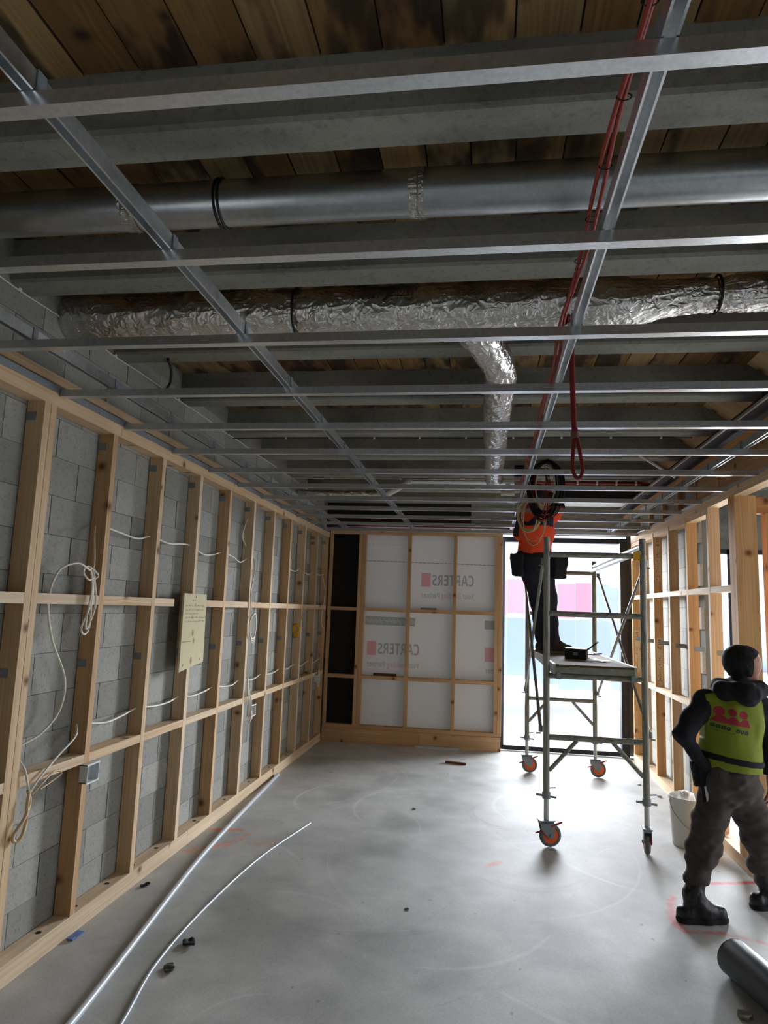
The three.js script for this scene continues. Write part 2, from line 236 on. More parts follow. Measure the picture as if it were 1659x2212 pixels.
// street outside
{
  const st = struct(mesh('ground_street', boxG(-24, 32, -0.25, -0.06, -29, FZ0 - 0.12), S({ color: 0xb9bcc0, roughness: 0.9 })));
  const f = thing('building', 'pale rendered building across the street beyond the shopfront', 'building', [0, 0, 0]);
  box('wall', [-24, 32, -0.06, 3.0, -27.8, -27], S({ color: 0xa4bbd6, roughness: 0.9 }), f);
  for (let i = 0; i < 10; i++) box('window', [-8 + i * 2.3, -6.6 + i * 2.3, 0.5, 2.6, -27, -26.96], S({ color: 0x9fb4cf, roughness: 0.3 }), f);
  const v = thing('panels', 'pink and pale blue street hoarding beyond the shopfront pane', 'panels'); const rh = rng(6);  // stands in for the blurred pink and blue shapes beyond the pane
  for (let i = 0; i < 17; i++) { const x = -2.4 + i * 0.36, k = rh(), pink = x < 2.2; box('panel', [x, x + 0.355, 1.62 + 0.1 * rh(), 2.3 + 0.2 * rh(), -15.3, -15.26], S({ color: pink ? new THREE.Color(0xea86a6).lerp(new THREE.Color(0xf2b2c6), k) : new THREE.Color(0xa8bcd8), roughness: 0.7 }), v); box('panel', [x, x + 0.355, 0.1 + 0.5 * rh(), 1.615, -15.3, -15.26], S({ color: new THREE.Color(0x93acd0).lerp(new THREE.Color(0xb6c8e0), rh()), roughness: 0.7 }), v); }
  for (let i = 0; i < 6; i++) box('post', [-2.4 + i * 1.2, -2.3 + i * 1.2, -0.06, 2.3, -15.4, -15.31], S({ color: 0xc8ccd0, roughness: 0.8 }), v);
}

// ---------- timber frames ----------
const bracketG = merge([boxG(-0.045, 0.045, -0.02, 0.02, 0, 0.002), boxG(-0.045, -0.043, -0.02, 0.02, -0.03, 0)]);
{
  const f = thing('stud_wall', 'pine stud frame standing against the left grey block wall', 'wall frame', [0, 0, 0]);
  const zn = -8.93, zs = -1.2;
  timber('bottom_plate', [XL - 0.09, XL, 0, 0.095, -4.9, zs], f); timber('bottom_plate', [XL - 0.09, XL, 0, 0.095, zn, -4.902], f);
  timber('top_plate', [XL - 0.09, XL, 2.622, 2.688, -3.55, zs], f); timber('top_plate', [XL - 0.09, XL, 2.622, 2.688, -6.9, -3.552], f); timber('top_plate', [XL - 0.09, XL, 2.622, 2.688, zn, -6.902], f);
  const near = []; for (let i = -3; i < 10; i++) near.push(i === -1 ? -2.865 : -3.479 - 0.6 * i);
  for (let i = 0; i < near.length; i++) {
    const z = near[i]; timber('stud', [XL - 0.09, XL, 0.095, 2.622, z - 0.045, z], f, i % 3 ? pine : oldPine); if (i === 2) timber('stud', [XL - 0.09, XL + 0.001, 0.095, 2.622, z - 0.091, z - 0.0465], f);
    if (i) { const za = near[i - 1] - (i - 1 === 2 ? 0.091 : 0.045);  if (i !== 5) timber('nogging', [XL - 0.09, XL - 0.001, 1.672, 1.722, z, za], f); else timber('nogging', [XL - 0.09, XL - 0.001, 1.672, 1.722, -4.4, za], f); timber('nogging', [XL - 0.09, XL - 0.001, 0.846, 0.893, z, za], f); }
    for (const y of [2.55, 1.36]) { const b = mesh('bracket', bracketG, M.galvDark, f); b.position.set(XL - 0.085, y, z + 0.001); }
    if (z < -1.5 && z > -8) for (let q = 0; q < 2; q++) mesh('knot_hole', new THREE.CylinderGeometry(0.014, 0.014, 0.004, 14), M.black, f).position.set(XL - 0.045, 0.094, z - 0.12 - q * 0.31);
  }
  timber('stud', [XL - 0.09, XL, 0.095, 2.622, zn, zn + 0.045], f);
}
{ // ledger fixed to the block wall above the frame, and the perimeter track on the plate
  const l = timber('wall_ledger', [WALL + 0.001, WALL + 0.044, 2.755, 2.80, -8.9, -1.0]); tag(l, 'pine ledger strip fixed to the block wall above the left frame', 'ledger');
  const t = mesh('perimeter_track', profileG([[XL - 0.05, 2.6885], [XL + 0.002, 2.6885], [XL + 0.002, 2.722], [XL - 0.0005, 2.722], [XL - 0.0005, 2.691], [XL - 0.05, 2.691]], 'z', -8.9, -1.0), M.galvDark); tag(t, 'galvanised perimeter track on top of the left stud frame', 'track');
  const t2 = mesh('perimeter_track', profileG([[XR + 0.05, 2.6885], [XR - 0.002, 2.6885], [XR - 0.002, 2.715], [XR + 0.0005, 2.715], [XR + 0.0005, 2.691], [XR + 0.05, 2.691]], 'z', -8.9, -3.2), M.galv); tag(t2, 'galvanised perimeter track on top of the right stud frame', 'track');
}
function wrapTexture() {      // translucent print of the sheet's outer face, so it reads mirrored
  const W = 1024, H = 1024, c = document.createElement('canvas'); c.width = W; c.height = H; const x = c.getContext('2d'); x.fillStyle = '#d3d4d4'; x.fillRect(0, 0, W, H); const r = rng(77);
  for (let q = 0; q < 9000; q++) { x.fillStyle = `rgba(${r() < 0.5 ? '190,190,190' : '226,226,226'},0.18)`; x.fillRect(r() * W, r() * H, 2 + 4 * r(), 1 + 3 * r()); }
  const X0 = -1.62, X1 = 0.22, Y0 = 0.17, Y1 = 2.72, X = (v) => (v - X0) / (X1 - X0) * W, Y = (v) => (Y1 - v) / (Y1 - Y0) * H;
  const logo = (rx, by, h, cut) => { // rx: right end of the mirrored word
    x.save(); x.translate(X(rx), Y(by)); x.scale(-1, 1); x.textBaseline = 'alphabetic'; x.fillStyle = 'rgba(140,144,144,0.75)'; x.font = `bold ${Math.round(h * H / 2.55)}px sans-serif`; x.scale(0.945, 1); x.fillText('CARTERS', 0, 0); const w = x.measureText('CARTERS').width; x.fillStyle = 'rgba(206,136,142,0.75)'; x.fillRect(w + 10, -h * H / 2.55 * 0.82, h * H / 2.55 * 0.92, h * H / 2.55 * 0.92);
    x.fillStyle = 'rgba(160,162,162,0.75)'; x.font = `bold ${Math.round(h * 0.5 * H / 2.55)}px sans-serif`; x.fillText('Your', 0, h * H / 2.55 * 0.85); const w1 = x.measureText('Your ').width; x.fillStyle = 'rgba(206,170,172,0.8)'; x.fillText('Building', w1, h * H / 2.55 * 0.85); const w2 = x.measureText('Your Building ').width; x.fillStyle = 'rgba(160,162,162,0.75)'; x.fillText('Partner', w2, h * H / 2.55 * 0.85); x.restore();
  };
  logo(-0.14, 2.03, 0.195); logo(-0.83, 1.12, 0.195); logo(0.70, 1.10, 0.195);
  x.strokeStyle = 'rgba(120,124,124,0.8)'; x.lineWidth = 4; x.setLineDash([26, 5]); x.beginPath(); x.moveTo(X(-1.6), Y(2.335)); x.lineTo(X(0.22), Y(2.31)); x.stroke(); x.setLineDash([8, 22]); x.lineWidth = 2; x.beginPath(); x.moveTo(X(-1.55), Y(2.56)); x.lineTo(X(-1.05), Y(2.55)); x.stroke(); x.setLineDash([]);
  x.fillStyle = 'rgba(140,146,146,0.8)'; x.fillRect(X(-1.56), Y(1.60), X(-0.9) - X(-1.56), Y(1.49) - Y(1.60)); x.fillRect(X(0.0), Y(1.60), X(0.22) - X(0.0), Y(1.49) - Y(1.60));
  x.fillStyle = 'rgba(190,194,194,0.9)'; for (let q = 0; q < 34; q++) x.fillRect(X(-1.55) + q * 11, Y(1.58) + (q % 3) * 5, 6, 12 + (q % 4) * 3);
  const t = new THREE.CanvasTexture(c); t.colorSpace = THREE.SRGBColorSpace; return t;
}
{
  const f = thing('stud_wall', 'pine stud frame of the far wall left of the shopfront pane', 'wall frame', [0, 0, 0]); const z0 = ZF - 0.09, z1 = ZF;
  timber('top_plate', [-2.06, 0.215, 2.682, 2.73, z0, z1], f, oldPine); timber('bottom_plate', [-2.06, 0.215, 0.17, 0.218, z0, z1], f, oldPine); timber('base_board', [-2.06, -0.8, 0, 0.169, z0, z1 + 0.012], f, oldPine); timber('base_board', [-0.798, 0.212, 0, 0.169, z0, z1 + 0.012], f, oldPine);
  const st = [[-2.06, -2.03], [-2.16, -2.115], [-1.665, -1.62], [-1.617, -1.572], [-1.013, -0.968], [-0.411, -0.368], [0.125, 0.17], [0.172, 0.215]];
  st.forEach(([a, b], i) => { if (i !== 1) timber('stud', [a, b, 0.218, 2.682, z0, z1], f, oldPine); });
  const bays = [[-2.03, -1.665], [-1.572, -1.013], [-0.968, -0.411], [-0.368, 0.125]]; for (const [a, b] of bays) { timber('nogging', [a, b, 1.668, 1.713, z0, z1 - 0.001], f, oldPine); timber('nogging', [a, b, 0.80, 0.845, z0, z1 - 0.001], f, oldPine); }
  const wg = new THREE.PlaneGeometry(1.84, 2.55); wg.translate(-0.70, 1.445, z0 - 0.004); const w = mesh('building_wrap', wg, new THREE.MeshPhysicalMaterial({ map: wrapTexture(), roughness: 1, transmission: 0.007, thickness: 0, side: THREE.DoubleSide })); tag(w, 'white building wrap with mirrored print behind the far studs', 'wrap sheet');
  const bw = box('black_underlay', [-2.16, -1.66, 0.0, 2.73, z0 - 0.012, z0 - 0.002], M.blackWrap); tag(bw, 'black underlay sheet in the leftmost far bay', 'sheet');
  const bs = timber('timber_offcut', [-1.42, -1.12, 0.846, 0.875, ZF - 0.07, ZF - 0.03], null, oldPine); tag(bs, 'short brown timber offcut lying on a far nogging', 'offcut'); bs.material = S({ color: 0x5a3420, roughness: 0.8 });
  const ch = mesh('channel_offcut', profileG([[-0.02, 0], [0.02, 0], [0.02, 0.03], [0.018, 0.03], [0.018, 0.002], [-0.018, 0.002], [-0.018, 0.03], [-0.02, 0.03]], 'x', 0, 0.55).translate(-0.84, 0.0, -8.85), M.galv); tag(ch, 'pale metal channel offcut lying along the far base board', 'channel');
  const mp = box('metal_clip', [-0.83, -0.62, 1.7135, 1.737, ZF - 0.06, ZF - 0.03], M.galvDark); tag(mp, 'thin grey metal strip resting on the far upper nogging', 'strip');
}
{ // right frame
  const f = thing('stud_wall', 'pine stud frame along the right side with a built-up post', 'wall frame', [0, 0, 0]); const x0 = XR, x1 = XR + 0.09;
  timber('top_plate', [x0, x1, 2.622, 2.688, -8.92, -5.9], f, pine); timber('top_plate', [x0, x1, 2.622, 2.688, -5.898, -3.2], f, pine);
  timber('bottom_plate', [x0, x1, 0, 0.045, -8.92, -5.25], f, pine); timber('bottom_plate', [x0 - 0.001, x1 + 0.001, 0.0455, 0.09, -8.92, -5.25], f, pine);
  const near = [-8.86, -8.37, -7.77, -7.13, -6.51, -5.90];
  near.forEach((z, i) => { timber('stud', [x0, x1, 0.0905, 2.622, z - 0.045, z], f, [warmPine, pine][i % 2]); const b = mesh('bracket', bracketG, M.galvDark, f); b.position.set(x1 + 0.0, 1.45, z + 0.001);
    if (i) { const za = near[i - 1]; timber('nogging', [x0 + 0.001, x1, 1.925, 1.972, za, z - 0.045], f, pine); timber('nogging', [x0 + 0.001, x1, 0.945, 0.99, za, z - 0.045], f, pine); timber('packer', [x0 + 0.004, x1, 2.575, 2.6215, za, z - 0.045], f, pine); } });
  const stampT = (() => { const c = document.createElement('canvas'); c.width = 512; c.height = 64; const x = c.getContext('2d'); x.fillStyle = '#d9b78c'; x.fillRect(0, 0, 512, 64); x.fillStyle = 'rgba(70,40,24,0.85)'; x.font = 'bold 50px sans-serif'; x.fillText('H1.2', 16, 50); const r = rng(3); for (let i = 0; i < 40; i++) x.fillRect(190 + r() * 300, 12 + Math.floor(r() * 3) * 15, 2 + 7 * r(), 9); const t = new THREE.CanvasTexture(c); t.colorSpace = THREE.SRGBColorSpace; return t; })();
  for (const [i, y] of [[1, 2.3], [2, 2.35], [1, 1.2], [2, 1.25], [0, 1.3]]) { const g = new THREE.PlaneGeometry(0.5, 0.06); g.rotateZ(-Math.PI / 2); mesh('stamp_print', g, S({ map: stampT, roughness: 0.85 }), f).position.set((x0 + x1) / 2, y, near[i] + 0.0012); }
  timber('nogging', [x0 + 0.001, x1, 1.925, 1.972, -5.90, -5.42], f, pine); timber('nogging', [x0 + 0.001, x1, 0.945, 0.99, -5.90, -5.42], f, pine);
  for (let i = 0; i < 3; i++) timber('post_stud', [x0, x0 + 0.15, 0.0905, 2.688 - 0.066, -5.42 + i * 0.045, -5.376 + i * 0.045], f, warmPine);
  timber('lintel', [x0 + 0.152, 3.4, 2.50, 2.62, -5.40, -5.355], f, warmPine); timber('stud', [x0 + 0.23, x0 + 0.275, 0, 2.5, -5.42, -5.33], f, warmPine); timber('nogging', [x0 + 0.275, 2.9, 1.88, 1.925, -5.42, -5.33], f, pine); timber('stud', [2.9, 2.945, 0, 2.5, -5.42, -5.33], f, warmPine);
  // upper framing over the plate
  const up = thing('stud_wall', 'short upper timber studs above the right wall plate', 'wall frame'); for (const z of [-8.3, -7.7, -7.1, -6.5, -5.9]) timber('stud', [1.89, 1.962, 2.69, 3.10, z - 0.045, z], up, warmPine); timber('plate', [1.885, 1.962, 2.66, 2.689, -8.4, -5.8], up, warmPine);
  const sb = thing('steel_beam', 'black steel beam running above the right stud frame', 'beam'); box('flange', [1.612, 1.76, 3.0, 3.012, -8.9, 2], M.steel, sb); box('flange_edge', [1.598, 1.612, 2.996, 3.014, -8.9, 2], M.galv, sb); box('web', [1.672, 1.684, 3.012, 3.09, -8.9, 2], M.steel, sb); for (let k = 0; k < 9; k++) box('stiffener', [1.605, 1.671, 3.0125, 3.09, -8.2 + k * 0.8, -8.19 + k * 0.8], M.steel, sb);
  const lg = timber('ceiling_ledger', [1.69, 1.735, 2.86, 2.95, -8.8, -2.0], null, warmPine); tag(lg, 'timber ledger running below the black steel beam', 'ledger');
}
// ---------- suspended grid ----------
{
  const battenG = profileG([[-0.0185, 0], [0.0185, 0], [0.0155, 0.0352], [0.0142, 0.0352], [0.0172, 0.0012], [-0.0172, 0.0012], [-0.0142, 0.0352], [-0.0155, 0.0352]], 'x', XL + 0.004, XR + 0.0);
  { const p = battenG.attributes.position, uv = battenG.attributes.uv; for (let i = 0; i < p.count; i++) uv.setXY(i, p.getX(i), p.getY(i) + p.getZ(i)); }
  const ord = ['nearest', 'second', 'third', 'fourth', 'fifth', 'sixth', 'seventh', 'eighth', 'ninth', 'tenth', 'eleventh', 'twelfth', 'thirteenth'];
  for (let k = 0; k < 13; k++) { const b = mesh('ceiling_batten', battenG, M.galv); b.position.set(0, CEIL, batZ(k) - 0.018); tag(b, k ? `galvanised ceiling batten, ${ord[k]} counting away from the camera` : 'galvanised ceiling batten crossing nearest to the camera', 'batten', 'ceiling battens'); }
  const rails = [[-1.80, 'galvanised top rail closest to the left block wall'], [-0.925, 'galvanised top rail left of the foil branch duct'], [0.305, 'galvanised top rail with red cables tied beside it'], [1.50, 'galvanised top rail closest to the right stud frame']];
  const out = [[-0.0155, 0], [-0.0105, 0], [-0.0105, 0.0012], [-0.0143, 0.0012], [-0.0143, 0.044], [0.0143, 0.044], [0.0143, 0.0012], [0.0105, 0.0012], [0.0105, 0], [0.0155, 0], [0.0155, 0.0452], [-0.0155, 0.0452]];
  const railG = profileG(out, 'z', -8.75, 0.4); { const p = railG.attributes.position, uv = railG.attributes.uv; for (let i = 0; i < p.count; i++) uv.setXY(i, p.getZ(i), p.getY(i) + p.getX(i)); }
  const clipG = merge([boxG(-0.019, -0.0156, -0.012, 0.046, -0.014, 0.014), boxG(0.0156, 0.019, -0.012, 0.046, -0.014, 0.014), boxG(-0.019, 0.019, 0.046, 0.048, -0.014, 0.014)]);
  rails.forEach(([x, label], i) => { const r = thing('ceiling_rail', label, 'rail', [x, CEIL + 0.037, 0], 0, 'ceiling top rails'); mesh('channel', railG, M.galv, r); for (let k = 0; k < 13; k++) mesh('clip', clipG, M.galvDark, r).position.set(0, 0, batZ(k) - 0.018); });
}
// ---------- ducts ----------
function ductG(pts, radius, seg, rad, wrinkle, seed, taper) {
  const c = new THREE.CatmullRomCurve3(pts.map(V)); const g = new THREE.TubeGeometry(c, seg, radius, rad, false); const p = g.attributes.position, uv = g.attributes.uv, n = g.attributes.normal; const L = c.getLength();
  for (let i = 0; i < p.count; i++) { const t = uv.getX(i), a = uv.getY(i); let d = 0; if (wrinkle) { const q = t * L; const f1 = 1 - Math.abs(2 * vn(q * 9 + 2 * Math.sin(a * 6.283), a * 6, 4096, 6, seed) - 1), f2 = vn(q * 26, a * 10, 4096, 10, seed + 3), f3 = 1 - Math.abs(2 * vn(q * 40 + 3 * Math.sin(a * 6.283 * 2), a * 14, 8192, 14, seed + 5) - 1); d = wrinkle * ((f1 * f1 - 0.4) * 0.9 + (f2 - 0.5) * 0.5 + (f3 * f3 - 0.4) * 0.5); } const tp = taper ? taper(t) - 1 : 0; d += tp * radius; p.setXYZ(i, p.getX(i) + n.getX(i) * d, p.getY(i) + n.getY(i) * d, p.getZ(i) + n.getZ(i) * d); uv.setXY(i, t * L, a * radius * 6.283); }
  g.computeVertexNormals(); return g;
}
const ringG = (r, t) => new THREE.TorusGeometry(r, t, 8, 40).rotateY(Math.PI / 2);
{
  const d = thing('round_duct', 'rigid round galvanised duct hung between the nearest ceiling ribs', 'duct', [0, 3.2, -2.28]);
  const cyl = (a, b, r) => { const g = new THREE.CylinderGeometry(r, r, b - a, 64, 1, true); g.rotateZ(Math.PI / 2); g.translate((a + b) / 2, 0, 0); const uv = g.attributes.uv, p = g.attributes.position; for (let i = 0; i < p.count; i++) uv.setXY(i, p.getX(i), uv.getX(i) * 6.28 * r); return g; };
  mesh('pipe', cyl(WALL, -0.27, 0.084), M.duct, d); mesh('pipe', cyl(-0.27, 2.3, 0.0845), M.duct, d);
  for (const x of [-1.36, -0.262]) { const t = mesh('foil_tape', cyl(x - 0.028, x + 0.028, 0.0865), M.tape, d); mesh('bead', ringG(0.087, 0.003).translate(x + 0.006, 0, 0), M.tape, d); }
  for (const x of [-1.0, 1.01]) { const s = mesh('hanger_strap', merge([ringG(0.0875, 0.0045).translate(x - 0.008, 0, 0), ringG(0.0875, 0.0045).translate(x + 0.008, 0, 0)]), M.black, d); mesh('hanger_hook', tubeG([[x, 0.085, 0], [x + 0.012, 0.1, 0.01], [x, 0.125, 0]], 0.003, 12, 6), M.galv, s); }
  const f = thing('foil_duct', 'wide crinkled silver foil duct crossing under the ceiling boards', 'duct', [0, 0, 0]);
  mesh('sleeve', ductG([[WALL - 0.02, 3.15, -3.14], [-1.4, 3.15, -3.15], [-0.5, 3.15, -3.15], [0.2, 3.152, -3.15], [0.62, 3.155, -3.15], [0.9, 3.18, -3.15], [1.2, 3.19, -3.15], [1.9, 3.2, -3.15]], 0.122, 420, 64, 0.0095, 7, (t) => 1 - 0.36 * smooth(0.66, 0.76, t) + 0.03 * Math.sin(t * 40) - 0.05 * Math.exp(-(((t - 0.305) / 0.006) ** 2)) - 0.06 * Math.exp(-(((t - 0.79) / 0.006) ** 2))), M.foil, f);
  mesh('strap', ringG(0.122, 0.006).scale(1, 1, 1).translate(-0.945, 3.15, -3.15), M.black, f); mesh('strap', ringG(0.086, 0.006).translate(1.03, 3.185, -3.15), M.black, f);
  const b = f;
  mesh('branch_sleeve', ductG([[-0.08, 3.08, -3.2], [0.0, 3.02, -3.32], [0.055, 2.96, -3.45], [0.06, 2.94, -3.75], [0.056, 2.94, -4.4], [0.06, 2.94, -5.4], [0.065, 2.945, -6.35], [0.068, 3.0, -6.62]], 0.081, 300, 48, 0.008, 31, (t) => 1 + 0.12 * smooth(0.12, 0, t)), M.foil, b);
  const w = thing('vent_pipe', 'silver vent pipe with an elbow below the far ribs', 'pipe'); const z = -7.55;
  mesh('pipe', rodG([-0.84, 3.14, z], [0.3, 3.14, z], 0.036, 24), M.galv, w); mesh('elbow', rodG([-1.12, 2.985, z], [-0.84, 3.14, z], 0.036, 24), M.white, w); mesh('flexible_sleeve', ductG([[WALL, 2.99, z], [-1.6, 2.985, z], [-1.12, 2.985, z]], 0.04, 160, 24, 0.008, 51), M.foil, w); mesh('collar', ringG(0.038, 0.006).translate(-0.84, 3.14, z), M.white, w);
}
// ---------- cables above ----------
const nearZ = (k) => ribZ(k);
{
  const p = []; for (let i = 0; i < 26; i++) { const z = -1.6 - i * 0.28; p.push([WALL + 0.006, RIBY - 0.004 + (i % 3 === 1 ? -0.008 : 0), z]); }
  const c = thing('ceiling_cable', 'grey cable clipped along the top of the left block wall', 'cable'); mesh('sheath', tubeG(p, 0.0045, 150, 6), M.cable, c); for (let i = 1; i < 25; i += 3) mesh('clip', new THREE.SphereGeometry(0.012, 8, 6).scale(0.6, 1, 1), M.white, c).position.set(WALL + 0.008, RIBY - 0.006, -1.6 - i * 0.28);
  const b = mesh('cable', tubeG([[-1.86, 3.11, -3.62], [-1.90, 3.095, -3.75], [-2.0, 3.085, -3.95], [-2.1, 3.09, -4.1], [WALL + 0.012, 3.1, -4.18]], 0.009, 40, 8), M.black); tag(b, 'short black cable curving under the ribs near the left wall', 'cable');
  for (const [k, lab] of [[4, 'thin white cable clipped under the fifth ceiling rib'], [6, 'thin white cable clipped under the seventh ceiling rib']]) { const zz = ribZ(k) - 0.15; const q = thing('ceiling_cable', lab, 'cable'); mesh('sheath', tubeG([[WALL, RIBY - 0.01, zz], [-1.2, RIBY - 0.008, zz], [-0.2, RIBY - 0.012, zz], [0.8, RIBY - 0.008, zz], [1.58, RIBY - 0.01, zz]], 0.004, 60, 6), k === 4 ? M.black : M.white, q); for (let i = 0; i < 9; i++) box('clip', [-1.7 + i * 0.38, -1.685 + i * 0.38, RIBY - 0.016, RIBY, zz - 0.006, zz + 0.006], M.white, q); }
  // red cables tied along the rail
  const rc = thing('red_cable', 'pair of red cables tied along the ceiling rail', 'cable'); for (const [dx, s] of [[0, 0], [0.014, 1]]) { const pts = []; for (let i = 0; i < 22; i++) { const z = 0.2 - i * 0.27; pts.push([0.268 + dx + 0.006 * Math.sin(i * 1.7 + s), 2.792 + 0.008 * Math.sin(i * 1.1 + s * 2) - (z < -2.6 ? 0.05 : 0), z]); } mesh('sheath', tubeG(pts, 0.0055, 160, 8), M.red, rc); } for (let i = 0; i < 8; i++) mesh('tie', new THREE.TorusGeometry(0.0125, 0.0016, 6, 16).scale(1.2, 0.7, 1), M.black, rc).position.set(0.275, 2.792, -0.9 - i * 0.23);
  // hanging red sling
  const sl = thing('red_sling', 'red webbing strap hanging in a long loop from the ceiling rail', 'strap'); const zs = -2.72; const ribbon = (pts, w, t) => { const c2 = new THREE.CatmullRomCurve3(pts.map(V)); const g = new THREE.TubeGeometry(c2, 60, 1, 12, false); const pp = g.attributes.position, nn = g.attributes.normal; for (let i = 0; i < pp.count; i++) { const n = new THREE.Vector3().fromBufferAttribute(nn, i); pp.setXYZ(i, pp.getX(i) - n.x + n.x * w, pp.getY(i) - n.y + n.y * t, pp.getZ(i) - n.z + n.z * w); } g.computeVertexNormals(); return g; };
  mesh('strap', merge([tubeG([[0.30, 2.86, zs + 0.06], [0.318, 2.90, zs + 0.02], [0.33, 2.86, zs], [0.332, 2.70, zs], [0.338, 2.5, zs], [0.342, 2.40, zs]], 0.0105, 50, 10), tubeG([[0.342, 2.44, zs], [0.335, 2.34, zs], [0.334, 2.28, zs], [0.345, 2.245, zs], [0.362, 2.243, zs], [0.372, 2.28, zs], [0.362, 2.34, zs], [0.346, 2.44, zs]], 0.0075, 60, 10)]), M.redStrap, sl);
  mesh('sleeve', merge([rodG([0.3415, 2.425, zs], [0.3425, 2.40, zs], 0.0145)]), S({ color: 0x6b4a46, roughness: 0.8 }), sl);
  // coils hanging in front of the worker
  const r2 = rng(8); const loops = (cx, cy, cz, rx, ry, n, r, turn, sag) => { const g = []; for (let i = 0; i < n; i++) { const a = rx * (0.75 + 0.3 * r2()), b = ry * (0.86 + 0.16 * r2()), ph = turn + (r2() - 0.5) * 0.7, oy = (r2() - 0.5) * 0.03, pts = []; for (let q = 0; q < 14; q++) { const t = q / 14 * 6.283; pts.push([cx + Math.cos(ph) * a * Math.cos(t) + (r2() - 0.5) * 0.004, cy + oy + ry - b + b * Math.sin(t), cz + Math.sin(ph) * a * Math.cos(t)]); } g.push(tubeG(pts, r, 56, 6, true)); } return g; };
  const cb = thing('cable_coil', 'black cable coil hanging from the ceiling in front of the worker', 'cable coil'); mesh('loops', merge(loops(0.535, 2.835, -6.33, 0.20, 0.265, 26, 0.0048, 0.75)), M.black, cb); mesh('hanging_tail', merge([tubeG([[0.55, 3.12, -6.31], [0.548, 3.0, -6.33], [0.54, 2.9, -6.33], [0.5, 2.8, -6.32]], 0.004, 24, 6), tubeG([[0.56, 3.12, -6.31], [0.565, 3.0, -6.34], [0.57, 2.9, -6.33]], 0.004, 24, 6)]), M.black, cb); mesh('white_loops', merge(loops(0.53, 2.86, -6.33, 0.12, 0.2, 3, 0.0035, 0.7)), M.cable, cb); mesh('red_loops', merge(loops(0.49, 2.80, -6.33, 0.15, 0.24, 3, 0.005, 0.9)), M.redStrap, cb);
  const cc = thing('cable_coil', 'beige cable coil hanging behind the orange jacket', 'cable coil'); mesh('loops', merge(loops(0.40, 2.61, -6.48, 0.12, 0.16, 7, 0.0055, 0.5)), M.beige, cc); mesh('long_loop', merge(loops(0.44, 2.56, -6.48, 0.12, 0.23, 2, 0.005, 0.4)), M.beige, cc); mesh('hanger', tubeG([[0.42, 2.76, -6.48], [0.4, 2.9, -6.4], [0.36, 3.12, -6.37]], 0.004, 20, 6), M.beige, cc);
  const rp = thing('red_conduit', 'red conduit clipped under the far ribs right of the worker', 'conduit'); mesh('tube', rodG([0.5, 3.11, -7.42], [2.0, 3.10, -7.42], 0.012, 12), M.red, rp); for (let i = 0; i < 6; i++) box('clip', [0.75 + i * 0.2, 0.77 + i * 0.2, 3.09, 3.128, -7.436, -7.404], M.white, rp);
  const ub = thing('ceiling_unit', 'black ceiling unit with a pale underside beside the worker', 'ceiling unit'); box('casing', [0.86, 1.62, 3.0, 3.11, -8.35, -7.75], S({ color: 0x14151a, roughness: 0.6 }), ub); box('underside', [0.9, 1.58, 2.99, 3.0, -8.3, -7.8], M.white, ub);
  const jb = thing('junction_box', 'small black junction box on the far rib beside the branch duct', 'junction box'); box('body', [0.26, 0.36, 3.0, 3.11, -6.63, -6.53], M.black, jb); box('lid', [0.37, 0.41, 3.02, 3.11, -6.62, -6.54], M.galvDark, jb);
  const wf = thing('pipe_fitting', 'white pipe fitting with stub arms beside the branch duct end', 'pipe fitting'); mesh('tee', merge([rodG([0.16, 3.0, -7.45], [0.30, 3.0, -7.45], 0.03, 16), rodG([0.23, 3.0, -7.45], [0.23, 3.1, -7.45], 0.03, 16)]), M.white, wf); mesh('stub', rodG([0.12, 2.93, -7.42], [0.30, 2.885, -7.42], 0.016, 12), M.white, wf); mesh('collar', rodG([0.155, 3.0, -7.45], [0.175, 3.0, -7.45], 0.036, 16), M.white, wf);
  const ds = mesh('metal_strap', rodG([1.30, 3.12, -6.1], [1.585, 2.9, -6.02], 0.012, 8), M.white); tag(ds, 'white metal brace strap slanting down to the steel beam', 'strap');
}
